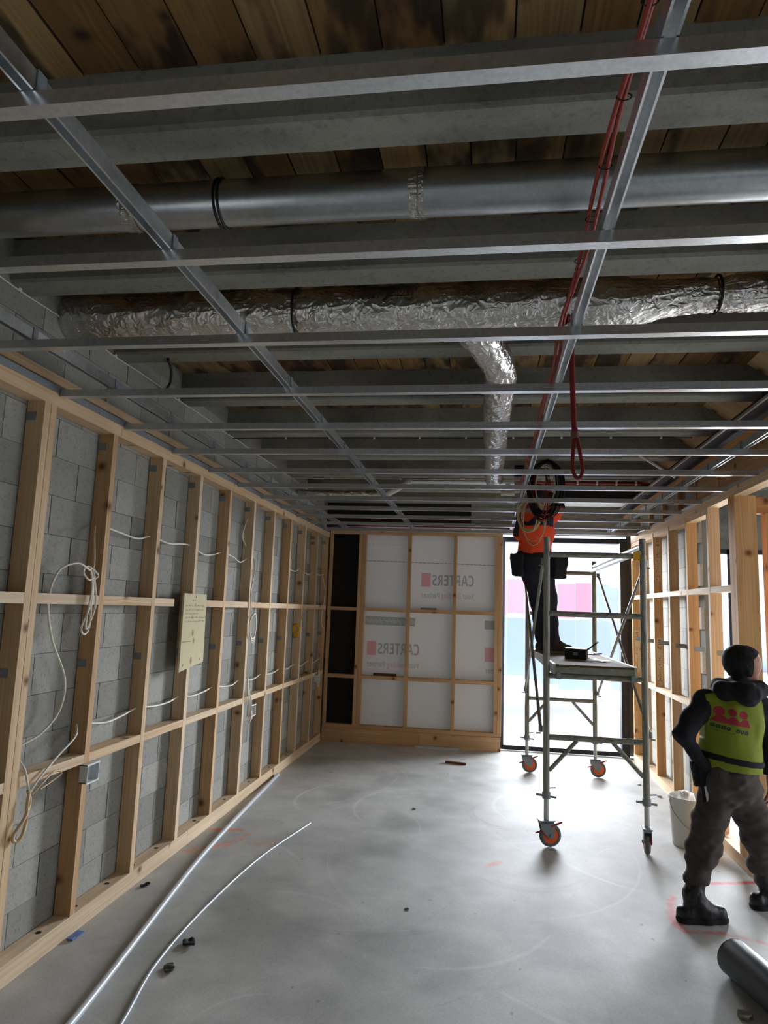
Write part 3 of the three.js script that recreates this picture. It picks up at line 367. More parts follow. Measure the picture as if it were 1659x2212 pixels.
// ---------- signed-distance bodies ----------
function surfaceNet(sdf, lo, hi, cell) {
  const n = [0, 1, 2].map((k) => Math.ceil((hi[k] - lo[k]) / cell) + 1), [nx, ny, nz] = n, val = new Float32Array(nx * ny * nz); const id = (i, j, k) => (k * ny + j) * nx + i;
  for (let k = 0; k < nz; k++) for (let j = 0; j < ny; j++) for (let i = 0; i < nx; i++) val[id(i, j, k)] = sdf(lo[0] + i * cell, lo[1] + j * cell, lo[2] + k * cell);
  const map = new Int32Array(nx * ny * nz).fill(-1), pos = [], E = [[0, 1], [0, 2], [0, 4], [1, 3], [1, 5], [2, 3], [2, 6], [3, 7], [4, 5], [4, 6], [5, 7], [6, 7]];
  for (let k = 0; k < nz - 1; k++) for (let j = 0; j < ny - 1; j++) for (let i = 0; i < nx - 1; i++) {
    const v = []; let m = 0; for (let c = 0; c < 8; c++) { const q = val[id(i + (c & 1), j + ((c >> 1) & 1), k + (c >> 2))]; v.push(q); if (q < 0) m++; } if (!m || m === 8) continue;
    let x = 0, y = 0, z = 0, t = 0; for (const [a, b] of E) if ((v[a] < 0) !== (v[b] < 0)) { const s = v[a] / (v[a] - v[b]); x += (a & 1) + s * ((b & 1) - (a & 1)); y += ((a >> 1) & 1) + s * (((b >> 1) & 1) - ((a >> 1) & 1)); z += (a >> 2) + s * ((b >> 2) - (a >> 2)); t++; }
    map[id(i, j, k)] = pos.length / 3; pos.push(lo[0] + (i + x / t) * cell, lo[1] + (j + y / t) * cell, lo[2] + (k + z / t) * cell);
  }
  const idx = [], quad = (a, b, c, d, f) => { if (a < 0 || b < 0 || c < 0 || d < 0) return; if (f) idx.push(a, b, c, a, c, d); else idx.push(a, c, b, a, d, c); };
  for (let k = 1; k < nz - 1; k++) for (let j = 1; j < ny - 1; j++) for (let i = 1; i < nx - 1; i++) {
    const s = val[id(i, j, k)] < 0;
    if (s !== (val[id(i + 1, j, k)] < 0)) quad(map[id(i, j - 1, k - 1)], map[id(i, j, k - 1)], map[id(i, j, k)], map[id(i, j - 1, k)], s);
    if (s !== (val[id(i, j + 1, k)] < 0)) quad(map[id(i - 1, j, k - 1)], map[id(i - 1, j, k)], map[id(i, j, k)], map[id(i, j, k - 1)], s);
    if (s !== (val[id(i, j, k + 1)] < 0)) quad(map[id(i - 1, j - 1, k)], map[id(i, j - 1, k)], map[id(i, j, k)], map[id(i - 1, j, k)], s);
  }
  const g = new THREE.BufferGeometry(); g.setAttribute('position', new THREE.Float32BufferAttribute(pos, 3)); const nr = [], uv = [], e = cell * 0.4; for (let i = 0; i < pos.length; i += 3) { const [x, y, z] = [pos[i], pos[i + 1], pos[i + 2]]; const a = sdf(x + e, y, z) - sdf(x - e, y, z), b = sdf(x, y + e, z) - sdf(x, y - e, z), c = sdf(x, y, z + e) - sdf(x, y, z - e), l = Math.hypot(a, b, c) || 1; nr.push(a / l, b / l, c / l); uv.push(x * 2 + z, y * 2); }
  g.setAttribute('normal', new THREE.Float32BufferAttribute(nr, 3)); g.setAttribute('uv', new THREE.Float32BufferAttribute(uv, 2)); g.setIndex(idx); return g;
}
// bone: [ax,ay,az, bx,by,bz, ra, rb]
const bone = (a, b, ra, rb = ra) => { const d = [b[0] - a[0], b[1] - a[1], b[2] - a[2]], L = d[0] ** 2 + d[1] ** 2 + d[2] ** 2 || 1e-9; return (x, y, z) => { const t = clamp(((x - a[0]) * d[0] + (y - a[1]) * d[1] + (z - a[2]) * d[2]) / L); return Math.hypot(x - a[0] - d[0] * t, y - a[1] - d[1] * t, z - a[2] - d[2] * t) - lerp(ra, rb, t); }; };
const ell = (c, r) => (x, y, z) => { const a = (x - c[0]) / r[0], b = (y - c[1]) / r[1], d = (z - c[2]) / r[2], k0 = Math.hypot(a, b, d), k1 = Math.hypot(a / r[0], b / r[1], d / r[2]) || 1e-9; return k0 * (k0 - 1) / k1; };
const blend = (fs, k) => (x, y, z) => { let r = fs[0](x, y, z); for (let i = 1; i < fs.length; i++) { const b = fs[i](x, y, z), h = Math.max(k - Math.abs(r - b), 0) / k; r = Math.min(r, b) - h * h * k * 0.25; } return r; };
const cutAbove = (f, pl) => (x, y, z) => Math.max(f(x, y, z), pl(x, y, z));
const folds = (f, amp, fx, fy, seed) => (x, y, z) => f(x, y, z) + amp * (vn(x * fx + z * fx * 0.6 + 50, y * fy + x * 3 + 50, 4096, 4096, seed) + 0.5 * vn(x * fx * 2.3 + 80, y * fy * 2.1 + z * 9 + 80, 4096, 4096, seed + 2) - 0.75);
const cloth = (hex, rough = 0.9) => S({ color: hex, roughness: rough, bumpMap: bCloth, bumpScale: 0.004 });
const skin = S({ color: 0xb98468, roughness: 0.55 });
// a hand: palm and five fingers from wrist w along direction d with palm side p (unit vectors), curl in radians
function handParts(w, d, p, curl, size = 1) {
  const D = V(d).normalize(), P = V(p).normalize(), Sd = D.clone().cross(P).normalize(); const pt = (a, b, c) => { const q = V(w).addScaledVector(D, a * size).addScaledVector(Sd, b * size).addScaledVector(P, c * size); return [q.x, q.y, q.z]; };
  const fs = []; for (const b of [-0.026, -0.009, 0.009, 0.026]) fs.push(bone(pt(0.0, b * 0.6, 0), pt(0.085, b, 0), 0.016 * size, 0.0125 * size));
  const out = [blend(fs, 0.02)]; [[-0.027, 0.056], [-0.009, 0.072], [0.009, 0.068], [0.026, 0.052]].forEach(([b, L]) => { let q = [0.088, b, 0], a = curl * 0.3; for (const s of [0.45, 0.32, 0.23]) { const e = [q[0] + Math.cos(a) * L * s, q[1], q[2] + Math.sin(a) * L * s]; out.push(bone(pt(...q), pt(...e), 0.0088 * size, 0.0078 * size)); q = e; a += curl * 0.6; } });
  let q = [0.03, -0.022, 0.006]; for (const [dx, dy, dz] of [[0.03, -0.026, 0.01], [0.026, -0.012, 0.012], [0.02, -0.004, 0.012]]) { const e = [q[0] + dx, q[1] + dy, q[2] + dz]; out.push(bone(pt(...q), pt(...e), 0.011 * size, 0.0092 * size)); q = e; }
  return blend(out, 0.004);
}
function headParts(c, fwd, size = 1) {   // skull, jaw, nose, ears, brows, lips, set along fwd
  const F = V(fwd).normalize(), U = new THREE.Vector3(0, 1, 0).addScaledVector(F, -F.y).normalize(), R = F.clone().cross(U); const pt = (f, u, r) => { const q = V(c).addScaledVector(F, f * size).addScaledVector(U, u * size).addScaledVector(R, r * size); return [q.x, q.y, q.z]; }; const sp = (f, u, r, ra) => bone(pt(f, u, r), pt(f, u, r + 0.0001), ra * size);
  const a = blend([bone(pt(-0.02, 0.03, 0), pt(0.02, 0.03, 0), 0.078 * size), bone(pt(-0.005, 0.025, -0.012), pt(-0.005, 0.025, 0.012), 0.078 * size), bone(pt(0.035, -0.01, -0.02), pt(0.035, -0.01, 0.02), 0.05 * size), bone(pt(0.02, -0.06, 0), pt(0.06, -0.075, 0), 0.04 * size, 0.026 * size)], 0.04);
  return { f: blend([a, bone(pt(0.086, 0.012, 0), pt(0.106, -0.022, 0), 0.008 * size, 0.013 * size), bone(pt(0.082, 0.024, -0.03), pt(0.082, 0.024, 0.03), 0.012 * size), bone(pt(0.083, -0.05, -0.018), pt(0.083, -0.05, 0.018), 0.008 * size), bone(pt(-0.012, 0.012, 0.078), pt(-0.008, -0.022, 0.074), 0.012 * size, 0.009 * size), bone(pt(-0.012, 0.012, -0.078), pt(-0.008, -0.022, -0.074), 0.012 * size, 0.009 * size), bone(pt(-0.015, -0.05, 0), pt(-0.035, -0.14, 0), 0.052 * size, 0.056 * size)], 0.014), pt, F, U };
}
function bootG(ankle, toe, sole, knee) { // boot along ankle -> toe (points), sole height
  const d = [toe[0] - ankle[0], 0, toe[2] - ankle[2]], l = Math.hypot(...d), u = [d[0] / l, 0, d[2] / l]; const heel = [ankle[0] - u[0] * 0.05, sole + 0.045, ankle[2] - u[2] * 0.05], mid = [ankle[0] + u[0] * 0.07, sole + 0.055, ankle[2] + u[2] * 0.07], tip = [ankle[0] + u[0] * 0.155, sole + 0.042, ankle[2] + u[2] * 0.155];
  const up = blend([bone(ankle, [lerp(ankle[0], knee[0], 0.28), lerp(ankle[1], knee[1], 0.28), lerp(ankle[2], knee[2], 0.28)], 0.05, 0.056), bone(heel, mid, 0.046, 0.05), bone(mid, tip, 0.05, 0.043), bone(ankle, mid, 0.052, 0.046)], 0.03); const f = (x, y, z) => Math.max(up(x, y, z), sole + 0.004 - y); return { f, heel, tip, u };
}

// ---------- mobile scaffold ----------
{
  const XA = 0.475, XB = 1.195, ZA = -5.5, ZB = -7.9; const s = thing('mobile_scaffold', 'grey aluminium mobile scaffold tower on castors with one deck', 'scaffold');
  for (const [z, nm] of [[ZA, 0], [ZB, 1]]) {
    for (const x of [XA, XB]) mesh('leg', rodG([x, 0.36, z], [x, 2.31, z], 0.0245, 20), M.aluDirty, s);
    for (const y of [2.175, 1.715, 1.245, 0.79]) mesh('rung', rodG([XA + 0.02, y, z], [XB - 0.02, y, z], 0.0215, 16), M.aluDirty, s);
    mesh('gusset', rodG([XA + 0.02, 0.545, z], [XA + 0.225, 0.775, z], 0.016, 12), M.aluDirty, s); mesh('gusset', rodG([XB - 0.02, 0.545, z], [XB - 0.235, 0.775, z], 0.016, 12), M.aluDirty, s);
    for (const x of [XA, XB]) { const st = mesh('adjustable_leg', rodG([x, 0.175, z], [x, 0.5, z], 0.0185, 16), M.alu, s); mesh('collar', merge([rodG([x, 0.345, z], [x, 0.395, z], 0.031, 16), rodG([x - 0.075, 0.372, z + 0.012], [x + 0.075, 0.352, z - 0.012], 0.0085, 8), rodG([x + 0.02, 0.42, z], [x + 0.07, 0.425, z], 0.005, 8)]), M.galvDark, st); }
  }
  for (const x of [XA, XB]) { const e = x === XA ? -0.025 : 0.025; for (const [a, b] of [[[x + e, 2.12, ZA - 0.03], [x + e, 0.88, ZB + 0.03]], [[x + e * 1.6, 2.15, ZB + 0.03], [x + e * 1.6, 0.84, ZA - 0.03]]]) { const br = mesh('brace', rodG(a, b, 0.013, 12), M.aluDirty, s); for (const q of [a, b]) mesh('hook', merge([rodG([q[0], q[1] - 0.02, q[2]], [q[0], q[1] + 0.025, q[2]], 0.017, 10), rodG([q[0], q[1] - 0.03, q[2]], [q[0] + Math.sign(e) * 0.035, q[1] - 0.032, q[2]], 0.006, 8)]), M.galvDark, br); } }
  for (const y of [2.255, 2.20]) mesh('guard_rail', rodG([XB - (y > 2.22 ? 0 : 0.03), y, ZA + 0.02], [XB - (y > 2.22 ? 0 : 0.03), y, ZB - 0.02], 0.018, 14), M.alu, s);
  const ck = mesh('coupler', boxG(XB - 0.075, XB - 0.025, 2.14, 2.205, ZA - 0.02, ZA + 0.03), M.yellow, s);
  // deck
  box('deck_board', [0.53, 1.125, 1.318, 1.333, ZB + 0.02, ZA + 0.03], S({ map: rep(tPlank2, 0.3, 0.7), color: 0xd8d6d0, roughness: 0.9 }), s, true, 2);
  for (const x of [0.52, 1.115]) box('deck_side', [x, x + 0.02, 1.26, 1.336, ZB + 0.02, ZA + 0.04], M.alu, s); for (const z of [ZA + 0.03, ZB - 0.01]) box('deck_end', [0.54, 1.115, 1.27, 1.3175, z - 0.02, z + 0.02], M.aluDirty, s); for (const x of [0.545, 1.09]) for (const z of [ZA + 0.035, ZB - 0.035]) box('deck_hook', [x, x + 0.03, 1.225, 1.275, z - 0.028, z + 0.028], M.galvDark, s);
  // castors
  const castor = (x, z, turn) => { const c = new THREE.Group(); c.name = 'castor'; s.add(c); c.position.set(x, 0, z); c.rotation.y = turn;
    mesh('tyre', new THREE.TorusGeometry(0.066, 0.018, 12, 36).scale(1, 1, 1.15).translate(0.03, 0.085, 0), M.tyre, c); mesh('hub', new THREE.CylinderGeometry(0.062, 0.062, 0.034, 32).rotateX(Math.PI / 2).translate(0.03, 0.085, 0), M.orange, c);
    const plate = (zz) => { const sh = new THREE.Shape([[-0.055, 0.185], [0.05, 0.185], [0.058, 0.15], [0.05, 0.07], [0.015, 0.065], [-0.04, 0.12]].map(([a, b]) => new THREE.Vector2(a, b))); return new THREE.ExtrudeGeometry(sh, { depth: 0.004, bevelEnabled: false }).translate(0, 0, zz); };
    mesh('fork', merge([plate(0.024), plate(-0.028), boxG(-0.055, 0.05, 0.17, 0.188, -0.028, 0.028), boxG(-0.06, 0.06, 0.186, 0.194, -0.035, 0.035), rodG([0.03, 0.085, -0.036], [0.03, 0.085, 0.036], 0.011, 10)]), M.galvDark, c); mesh('brake_lever', rodG([0.03, 0.15, 0.02], [0.115, 0.18, 0.02], 0.011, 8, 0.006), M.lever, c); mesh('swivel_lever', rodG([-0.03, 0.12, 0.02], [-0.09, 0.105, 0.02], 0.01, 8, 0.005), M.lever, c); };
  castor(XA, ZA, 0.25); castor(XB, ZA, 1.45); castor(XA, ZB, 0.15); castor(XB, ZB, 0.1);
}
{ // things on the deck
  const b = thing('tool_case', 'open black tool case on the scaffold deck', 'tool case', [0.80, 1.3335, -6.3], -0.2); box('body', [-0.09, 0.09, 0, 0.09, -0.12, 0.12], M.black, b); const l = box('lid', [0.0, 0.012, -0.005, 0.11, -0.12, 0.12], M.black, b); l.position.set(0.09, 0.085, 0); l.rotation.z = -0.9; box('latch', [-0.02, 0.02, 0.035, 0.06, 0.12, 0.126], M.galvDark, b);
  const p = mesh('paper_wrapper', (() => { const g = new THREE.PlaneGeometry(0.09, 0.2, 8, 12); g.rotateX(-Math.PI / 2); const q = g.attributes.position; for (let i = 0; i < q.count; i++) q.setY(i, 0.006 + 0.012 * vn(q.getX(i) * 40 + 9, q.getZ(i) * 30 + 9, 64, 64, 4) + 0.1 * q.getX(i) ** 2); g.computeVertexNormals(); return g; })(), S({ color: 0xf0f0ee, roughness: 0.7, side: THREE.DoubleSide })); p.position.set(0.955, 1.334, -6.05); p.rotation.y = 0.5; tag(p, 'crumpled white wrapper on the scaffold deck beside the black case', 'wrapper');
  const t = mesh('trowel', merge([boxG(-0.07, 0.07, 0, 0.006, -0.03, 0.03), rodG([0.07, 0.006, 0], [0.15, 0.012, 0], 0.008)]), M.black); t.position.set(0.98, 1.335, -7.0); tag(t, 'flat black hand tool lying towards the back of the deck', 'tool');
}
// ---------- worker on the scaffold ----------
{
  const B = [0.60, 1.3335, -6.95]; const w = thing('person', 'person in orange and navy work shirt reaching up on the scaffold deck', 'person', B);
  const hipL = [-0.2, 0.9, 0], hipR = [-0.03, 0.9, 0], knL = [-0.075, 0.5, -0.05], knR = [0.015, 0.5, -0.02], anL = [-0.03, 0.1, -0.07], anR = [0.065, 0.115, 0.02];
  const shL = [-0.235, 1.36, 0.0], shR = [0.055, 1.375, 0.0], elL = [-0.255, 1.18, -0.16], haL = [-0.19, 1.46, -0.225], elR = [0.115, 1.46, -0.15], haR = [0.05, 1.60, -0.2], neck = [-0.09, 1.42, -0.01], hc = [-0.09, 1.56, -0.055];
  const head = headParts(hc, [0.1, 0.55, -0.85]); const hands = [handParts(haL, [0.1, 1, -0.3], [0.3, 0.2, -1], 0.9), handParts(haR, [-0.2, 1, -0.2], [-0.6, 0.1, -1], 0.9)];
  const limbs = blend([bone(hipL, knL, 0.07, 0.05), bone(hipR, knR, 0.07, 0.05), bone(knL, anL, 0.045, 0.034), bone(knR, anR, 0.045, 0.034), bone([-0.115, 0.95, 0], [-0.09, 1.3, 0], 0.1, 0.11), bone(shL, shR, 0.05), bone(shL, elL, 0.045, 0.036), bone(elL, haL, 0.036, 0.026), bone(shR, elR, 0.045, 0.036), bone(elR, haR, 0.036, 0.026), bone(neck, hc, 0.05)], 0.04);
  mesh('body', merge([surfaceNet(limbs, [-0.4, 0.0, -0.35], [0.25, 1.8, 0.2], 0.014), surfaceNet(head.f, [-0.22, 1.38, -0.22], [0.04, 1.72, 0.1], 0.005), ...hands.map((h, i) => surfaceNet(h, i ? [-0.06, 1.56, -0.36] : [-0.28, 1.42, -0.38], i ? [0.14, 1.80, -0.08] : [-0.08, 1.66, -0.1], 0.0045))]), skin, w);
  const hair = (x, y, z) => Math.max(head.f(x, y, z) - 0.008, (V([x, y, z]).sub(V(hc)).dot(head.F)) - 0.045, -(V([x, y, z]).sub(V(hc)).dot(head.U)) - 0.05); mesh('hair', surfaceNet(hair, [-0.24, 1.4, -0.22], [0.06, 1.72, 0.12], 0.006), S({ color: 0x15100d, roughness: 0.8 }), w);
  const tr = folds(blend([bone([-0.115, 0.95, 0], [-0.115, 0.86, 0], 0.155, 0.15), bone(hipL, knL, 0.098, 0.08), bone(hipR, knR, 0.098, 0.08), bone(knL, anL, 0.078, 0.066), bone(knR, anR, 0.078, 0.066)], 0.05), 0.02, 11, 13, 3); const trz = (x, y, z) => Math.max(tr(x, y, (z - 0.0) * 1.18), 0.07 - y, y - 1.02);
  mesh('trousers', surfaceNet(trz, [-0.36, 0.04, -0.24], [0.22, 1.06, 0.24], 0.011), cloth(0x1a1b26), w);
  const torso = blend([bone([-0.115, 0.99, 0], [-0.1, 1.2, 0], 0.165, 0.165), bone([-0.1, 1.2, 0], [-0.09, 1.33, 0], 0.165, 0.12), bone(shL, shR, 0.075), bone(neck, [-0.09, 1.45, -0.01], 0.065)], 0.06), arms = [bone(shL, elL, 0.068, 0.058), bone(elL, [lerp(elL[0], haL[0], 0.85), lerp(elL[1], haL[1], 0.85), lerp(elL[2], haL[2], 0.85)], 0.056, 0.044), bone(shR, elR, 0.075, 0.06), bone(elR, [lerp(elR[0], haR[0], 0.85), lerp(elR[1], haR[1], 0.85), lerp(elR[2], haR[2], 0.85)], 0.058, 0.044)];
  const sh0 = folds(blend([torso, ...arms], 0.035), 0.02, 10, 9, 17); const shirt = (x, y, z) => Math.max(sh0(x, y, z * (y < 1.3 ? 1.15 : 1.1)), 0.955 - y + 0.012 * Math.sin(x * 20));
  const sg = surfaceNet(shirt, [-0.4, 0.92, -0.32], [0.24, 1.66, 0.22], 0.01); const p = sg.attributes.position, cs = []; for (let i = 0; i < p.count; i++) { const x = p.getX(i), y = p.getY(i), z = p.getZ(i); const band = y > 1.235 && y < 1.335 && x > -0.23 && x < 0.06; const leftArm = arms[0](x, y, z) < 0.02 && x < -0.245 || arms[1](x, y, z) < 0.02; const rightFore = y > 1.44 && x > 0; const navy = band && y < 1.3 + 0.03 * Math.sin(x * 40) || leftArm || rightFore; cs.push(...(navy ? [0.012, 0.013, 0.025] : [0.86, 0.085, 0.022])); }
  sg.setAttribute('color', new THREE.Float32BufferAttribute(cs, 3)); mesh('work_shirt', sg, S({ vertexColors: true, roughness: 0.85, bumpMap: bCloth, bumpScale: 0.004 }), w);
  for (const [an, toe, kn] of [[anL, [-0.06, 0, -0.3], knL], [anR, [0.3, 0, -0.03], knR]]) { const b = bootG(an, toe, 0, kn); const q = [Math.min(b.heel[0], b.tip[0]) - 0.09, -0.01, Math.min(b.heel[2], b.tip[2]) - 0.09], r = [Math.max(b.heel[0], b.tip[0]) + 0.09, 0.27, Math.max(b.heel[2], b.tip[2]) + 0.09]; const bt = mesh('boot', surfaceNet(b.f, q, r, 0.009), S({ color: 0x241c17, roughness: 0.8 }), w); mesh('sole', surfaceNet((x, y, z) => Math.max(b.f(x, Math.max(y, 0.03), z) - 0.005, y - 0.026, 0.001 - y), q, r, 0.008), S({ color: 0x5a5048, roughness: 0.9 }), bt); }
  const pouch = (c, r, turn) => { const f = (x, y, z) => { const X = (x - c[0]) * Math.cos(turn) + (z - c[2]) * Math.sin(turn), Z = -(x - c[0]) * Math.sin(turn) + (z - c[2]) * Math.cos(turn), Y = y - c[1]; const k = 1 + Y * 1.2; const a = Math.abs(X) - r[0] * k, b = Math.abs(Y) - r[1], d = Math.abs(Z) - r[2] * k; return Math.hypot(Math.max(a, 0), Math.max(b, 0), Math.max(d, 0)) + Math.min(Math.max(a, b, d), 0) - 0.012; }; const q = mesh('tool_pouch', surfaceNet(folds(f, 0.012, 20, 20, 9), [c[0] - 0.15, c[1] - 0.17, c[2] - 0.15], [c[0] + 0.15, c[1] + 0.17, c[2] + 0.15], 0.009), cloth(0x17171f), w); return q; };
  const belt = (x, y, z) => Math.max(trz(x, 0.93, z) - 0.012, Math.abs(y - 0.945) - 0.025); mesh('belt', surfaceNet(belt, [-0.36, 0.9, -0.24], [0.18, 0.99, 0.24], 0.009), cloth(0x101014), w);
  pouch([-0.275, 0.85, 0.03], [0.05, 0.10, 0.07], 0.3); pouch([0.105, 0.845, 0.05], [0.055, 0.11, 0.07], -0.3);
}
// ---------- worker in the yellow vest ----------
{
  const B = [1.42, 0, -4.55]; const w = thing('person', 'person in yellow vest and grey trousers striding to the right', 'person', B); const at = (x, y, z) => [x - B[0], y, z - B[2]];
  const hipL = at(1.395, 0.74, -4.53), hipR = at(1.545, 0.74, -4.6), knL = at(1.30, 0.42, -4.5), knR = at(1.655, 0.42, -4.64), anL = at(1.205, 0.13, -4.42), anR = at(1.70, 0.16, -4.72), wa = at(1.475, 0.9, -4.56), ch = at(1.50, 1.12, -4.56), neck = at(1.545, 1.3, -4.57), hc = at(1.572, 1.435, -4.58);
  const shL = at(1.335, 1.215, -4.54), shR = at(1.675, 1.185, -4.60), elL = at(1.18, 1.03, -4.44), haL = at(1.305, 0.845, -4.49), elR = at(1.735, 0.96, -4.60), haR = at(1.735, 0.755, -4.66);
  const head = headParts(hc, [0.97, 0.02, -0.14], 1.04); const hands = [handParts(haL, [0.55, -0.9, 0.1], [0.3, 0.2, -1], 0.7), handParts(haR, [0.05, -1, -0.25], [-1, 0, -0.2], 0.6)];
  const limbs = blend([bone(hipL, knL, 0.065, 0.048), bone(hipR, knR, 0.065, 0.048), bone(knL, anL, 0.044, 0.032), bone(knR, anR, 0.044, 0.032), bone(wa, ch, 0.1, 0.1), bone(shL, shR, 0.045), bone(shL, elL, 0.042, 0.034), bone(elL, haL, 0.034, 0.025), bone(shR, elR, 0.042, 0.034), bone(elR, haR, 0.034, 0.025), bone(ch, neck, 0.06), bone(neck, hc, 0.05)], 0.04);
  const around = (c, r) => [[c[0] - r, c[1] - r, c[2] - r], [c[0] + r, c[1] + r, c[2] + r]];
  mesh('body', merge([surfaceNet(limbs, [-0.4, 0.0, -0.4], [0.5, 1.5, 0.35], 0.014), surfaceNet(head.f, ...around(hc, 0.18), 0.0045), surfaceNet(hands[0], ...around([haL[0] + 0.04, haL[1] - 0.06, haL[2]], 0.13), 0.0045), surfaceNet(hands[1], ...around([haR[0], haR[1] - 0.07, haR[2] - 0.02], 0.13), 0.0045)]), S({ color: 0xa4705c, roughness: 0.6 }), w);
  for (const sd of [0.032, -0.032]) { const e = head.pt(0.082, 0.006, sd); mesh('eye', new THREE.SphereGeometry(0.0105, 12, 10).translate(...e), S({ color: 0x1c1512, roughness: 0.2 }), w); }
  const hf = folds((x, y, z) => head.f(x, y, z) - 0.010, 0.004, 40, 40, 5); const hair = (x, y, z) => { const q = V([x, y, z]).sub(V(hc)); return Math.max(hf(x, y, z), q.dot(head.F) - 0.02 - Math.max(0, q.dot(head.U) - 0.045) * 1.6, -q.dot(head.U) - 0.06); }; mesh('hair', surfaceNet(hair, ...around([hc[0], hc[1] + 0.01, hc[2]], 0.17), 0.005), S({ color: 0x0b0908, roughness: 0.85 }), w);
  const tr = folds(blend([bone(wa, at(1.47, 0.76, -4.56), 0.15, 0.145), bone(hipL, knL, 0.105, 0.085), bone(hipR, knR, 0.105, 0.088), bone(knL, anL, 0.082, 0.066), bone(knR, anR, 0.085, 0.07)], 0.06), 0.034, 10, 17, 23); const trz = (x, y, z) => Math.max(tr(x, y, z), 0.2 - y, y - 0.92); mesh('trousers', surfaceNet(trz, [-0.42, 0.1, -0.42], [0.46, 0.95, 0.34], 0.011), cloth(0x453c3a), w);
  const jt = blend([bone(wa, ch, 0.142, 0.15), bone(at(1.46, 0.8, -4.56), wa, 0.15, 0.142), bone(ch, at(1.52, 1.2, -4.57), 0.15, 0.11), bone(shL, shR, 0.075)], 0.06), jarms = [bone(shL, elL, 0.072, 0.062), bone(elL, haL, 0.052, 0.042), bone(shR, elR, 0.076, 0.066), bone(elR, haR, 0.064, 0.046)]; const torsoZ = (x, y, z) => jt(x, y, (z + 0.01) * 1.12);
  const jf = folds(blend([torsoZ, ...jarms], 0.03), 0.017, 14, 12, 31); mesh('jacket', surfaceNet((x, y, z) => Math.max(jf(x, y, z), 0.79 - y), [-0.42, 0.72, -0.34], [0.46, 1.34, 0.34], 0.011), cloth(0x14141d), w);
  const hood = folds(blend([bone(at(1.44, 1.285, -4.50), at(1.56, 1.275, -4.46), 0.062, 0.062), bone(at(1.56, 1.275, -4.46), at(1.66, 1.30, -4.55), 0.06, 0.055), bone(at(1.44, 1.285, -4.5), at(1.46, 1.30, -4.62), 0.06, 0.055), bone(at(1.46, 1.3, -4.62), at(1.64, 1.3, -4.66), 0.055), bone(at(1.53, 1.27, -4.56), at(1.55, 1.34, -4.57), 0.08, 0.062)], 0.035), 0.016, 16, 16, 41); mesh('hood', surfaceNet(hood, [-0.1, 1.14, -0.22], [0.36, 1.45, 0.22], 0.01), cloth(0x101018), w);
  const vf = folds((x, y, z) => torsoZ(x, y, z) - 0.022, 0.022, 9, 4, 51); const arm0 = (x, y, z) => Math.min(jarms[0](x, y, z) + 0.012 + Math.max(0, x - shL[0] - 0.02) * 2, jarms[2](x, y, z) + 0.012 + Math.max(0, shR[0] - 0.03 - x) * 2);
  const vest = (x, y, z) => Math.max(vf(x, y, z), 0.815 - y - 0.10 * (x - 0.2), y - 1.30 + Math.abs(x - 0.1) * 0.18, y > 1.0 ? Math.max(shL[0] - 0.012 - x, x - shR[0] + 0.018) : -1, Math.hypot(x - 0.125, z * 1.1) < 0.09 ? y - 1.22 : -1); const vmat = S({ color: 0x7d8a1a, roughness: 0.8, bumpMap: bCloth, bumpScale: 0.004 });
  const vestSDF = vest, vm = mesh('vest', surfaceNet(vest, [-0.32, 0.78, -0.3], [0.44, 1.32, 0.3], 0.009), vmat, w);
  const belt = (x, y, z) => Math.max(vf(x, y, z) - 0.008, Math.abs(y - 0.893 + 0.14 * (x - 0.05)) - 0.018); mesh('tool_belt', surfaceNet(belt, [-0.32, 0.74, -0.3], [0.42, 1.04, 0.3], 0.009), cloth(0x0d0d11), w);
  // print on the back of the vest, laid on the cloth
  const logoT = (() => { const c = document.createElement('canvas'); c.width = 256; c.height = 256; const x = c.getContext('2d'); x.fillStyle = '#7d8a1a'; x.fillRect(0, 0, 256, 256); x.fillStyle = '#a02a38'; for (const [cx, cy, r] of [[62, 50, 36], [136, 58, 27], [202, 74, 31]]) { x.beginPath(); x.ellipse(cx, cy, r * 0.92, r, 0, 0, 7); x.fill(); } x.beginPath(); x.moveTo(8, 128); x.lineTo(44, 84); x.lineTo(84, 84); x.lineTo(104, 112); x.lineTo(128, 90); x.lineTo(152, 96); x.lineTo(172, 128); x.lineTo(196, 108); x.lineTo(226, 112); x.lineTo(240, 170); x.closePath(); x.fill(); x.fillStyle = '#2f3a30'; const r = rng(4); for (let i = 0; i < 8; i++) { if (i === 4) continue; const y0 = 152 + i * 6.2; x.fillRect(14 + i * 27, y0, 23, 27); x.fillStyle = 'rgba(143,156,30,0.55)'; x.fillRect(21 + i * 27, y0 + 7 + (i % 3) * 3, 9, 8); x.fillStyle = '#2f3a30'; } x.fillStyle = 'rgba(47,58,48,0.6)'; for (let i = 0; i < 12; i++) x.fillRect(14 + i * 11, 196 + i * 2, 7, 7); const t = new THREE.CanvasTexture(c); t.colorSpace = THREE.SRGBColorSpace; return t; })();
  const N = 22, X0 = -0.09, X1 = 0.14, Y0 = 1.025, Y1 = 1.215; const pp = [], uu = [], ii = []; for (let j = 0; j <= N; j++) for (let i = 0; i <= N; i++) { const x = lerp(X0, X1, i / N), y = lerp(Y1, Y0, j / N); let z = 0.28; for (let q = 0; q < 40; q++) { const d = vf(x, y, z); if (d < 0.0005) break; z -= d * 0.7; } pp.push(x, y, Math.max(z, 0.03) + 0.0025); uu.push(i / N, 1 - j / N); } for (let j = 0; j < N; j++) for (let i = 0; i < N; i++) { const a = j * (N + 1) + i; ii.push(a, a + N + 1, a + 1, a + 1, a + N + 1, a + N + 2); }
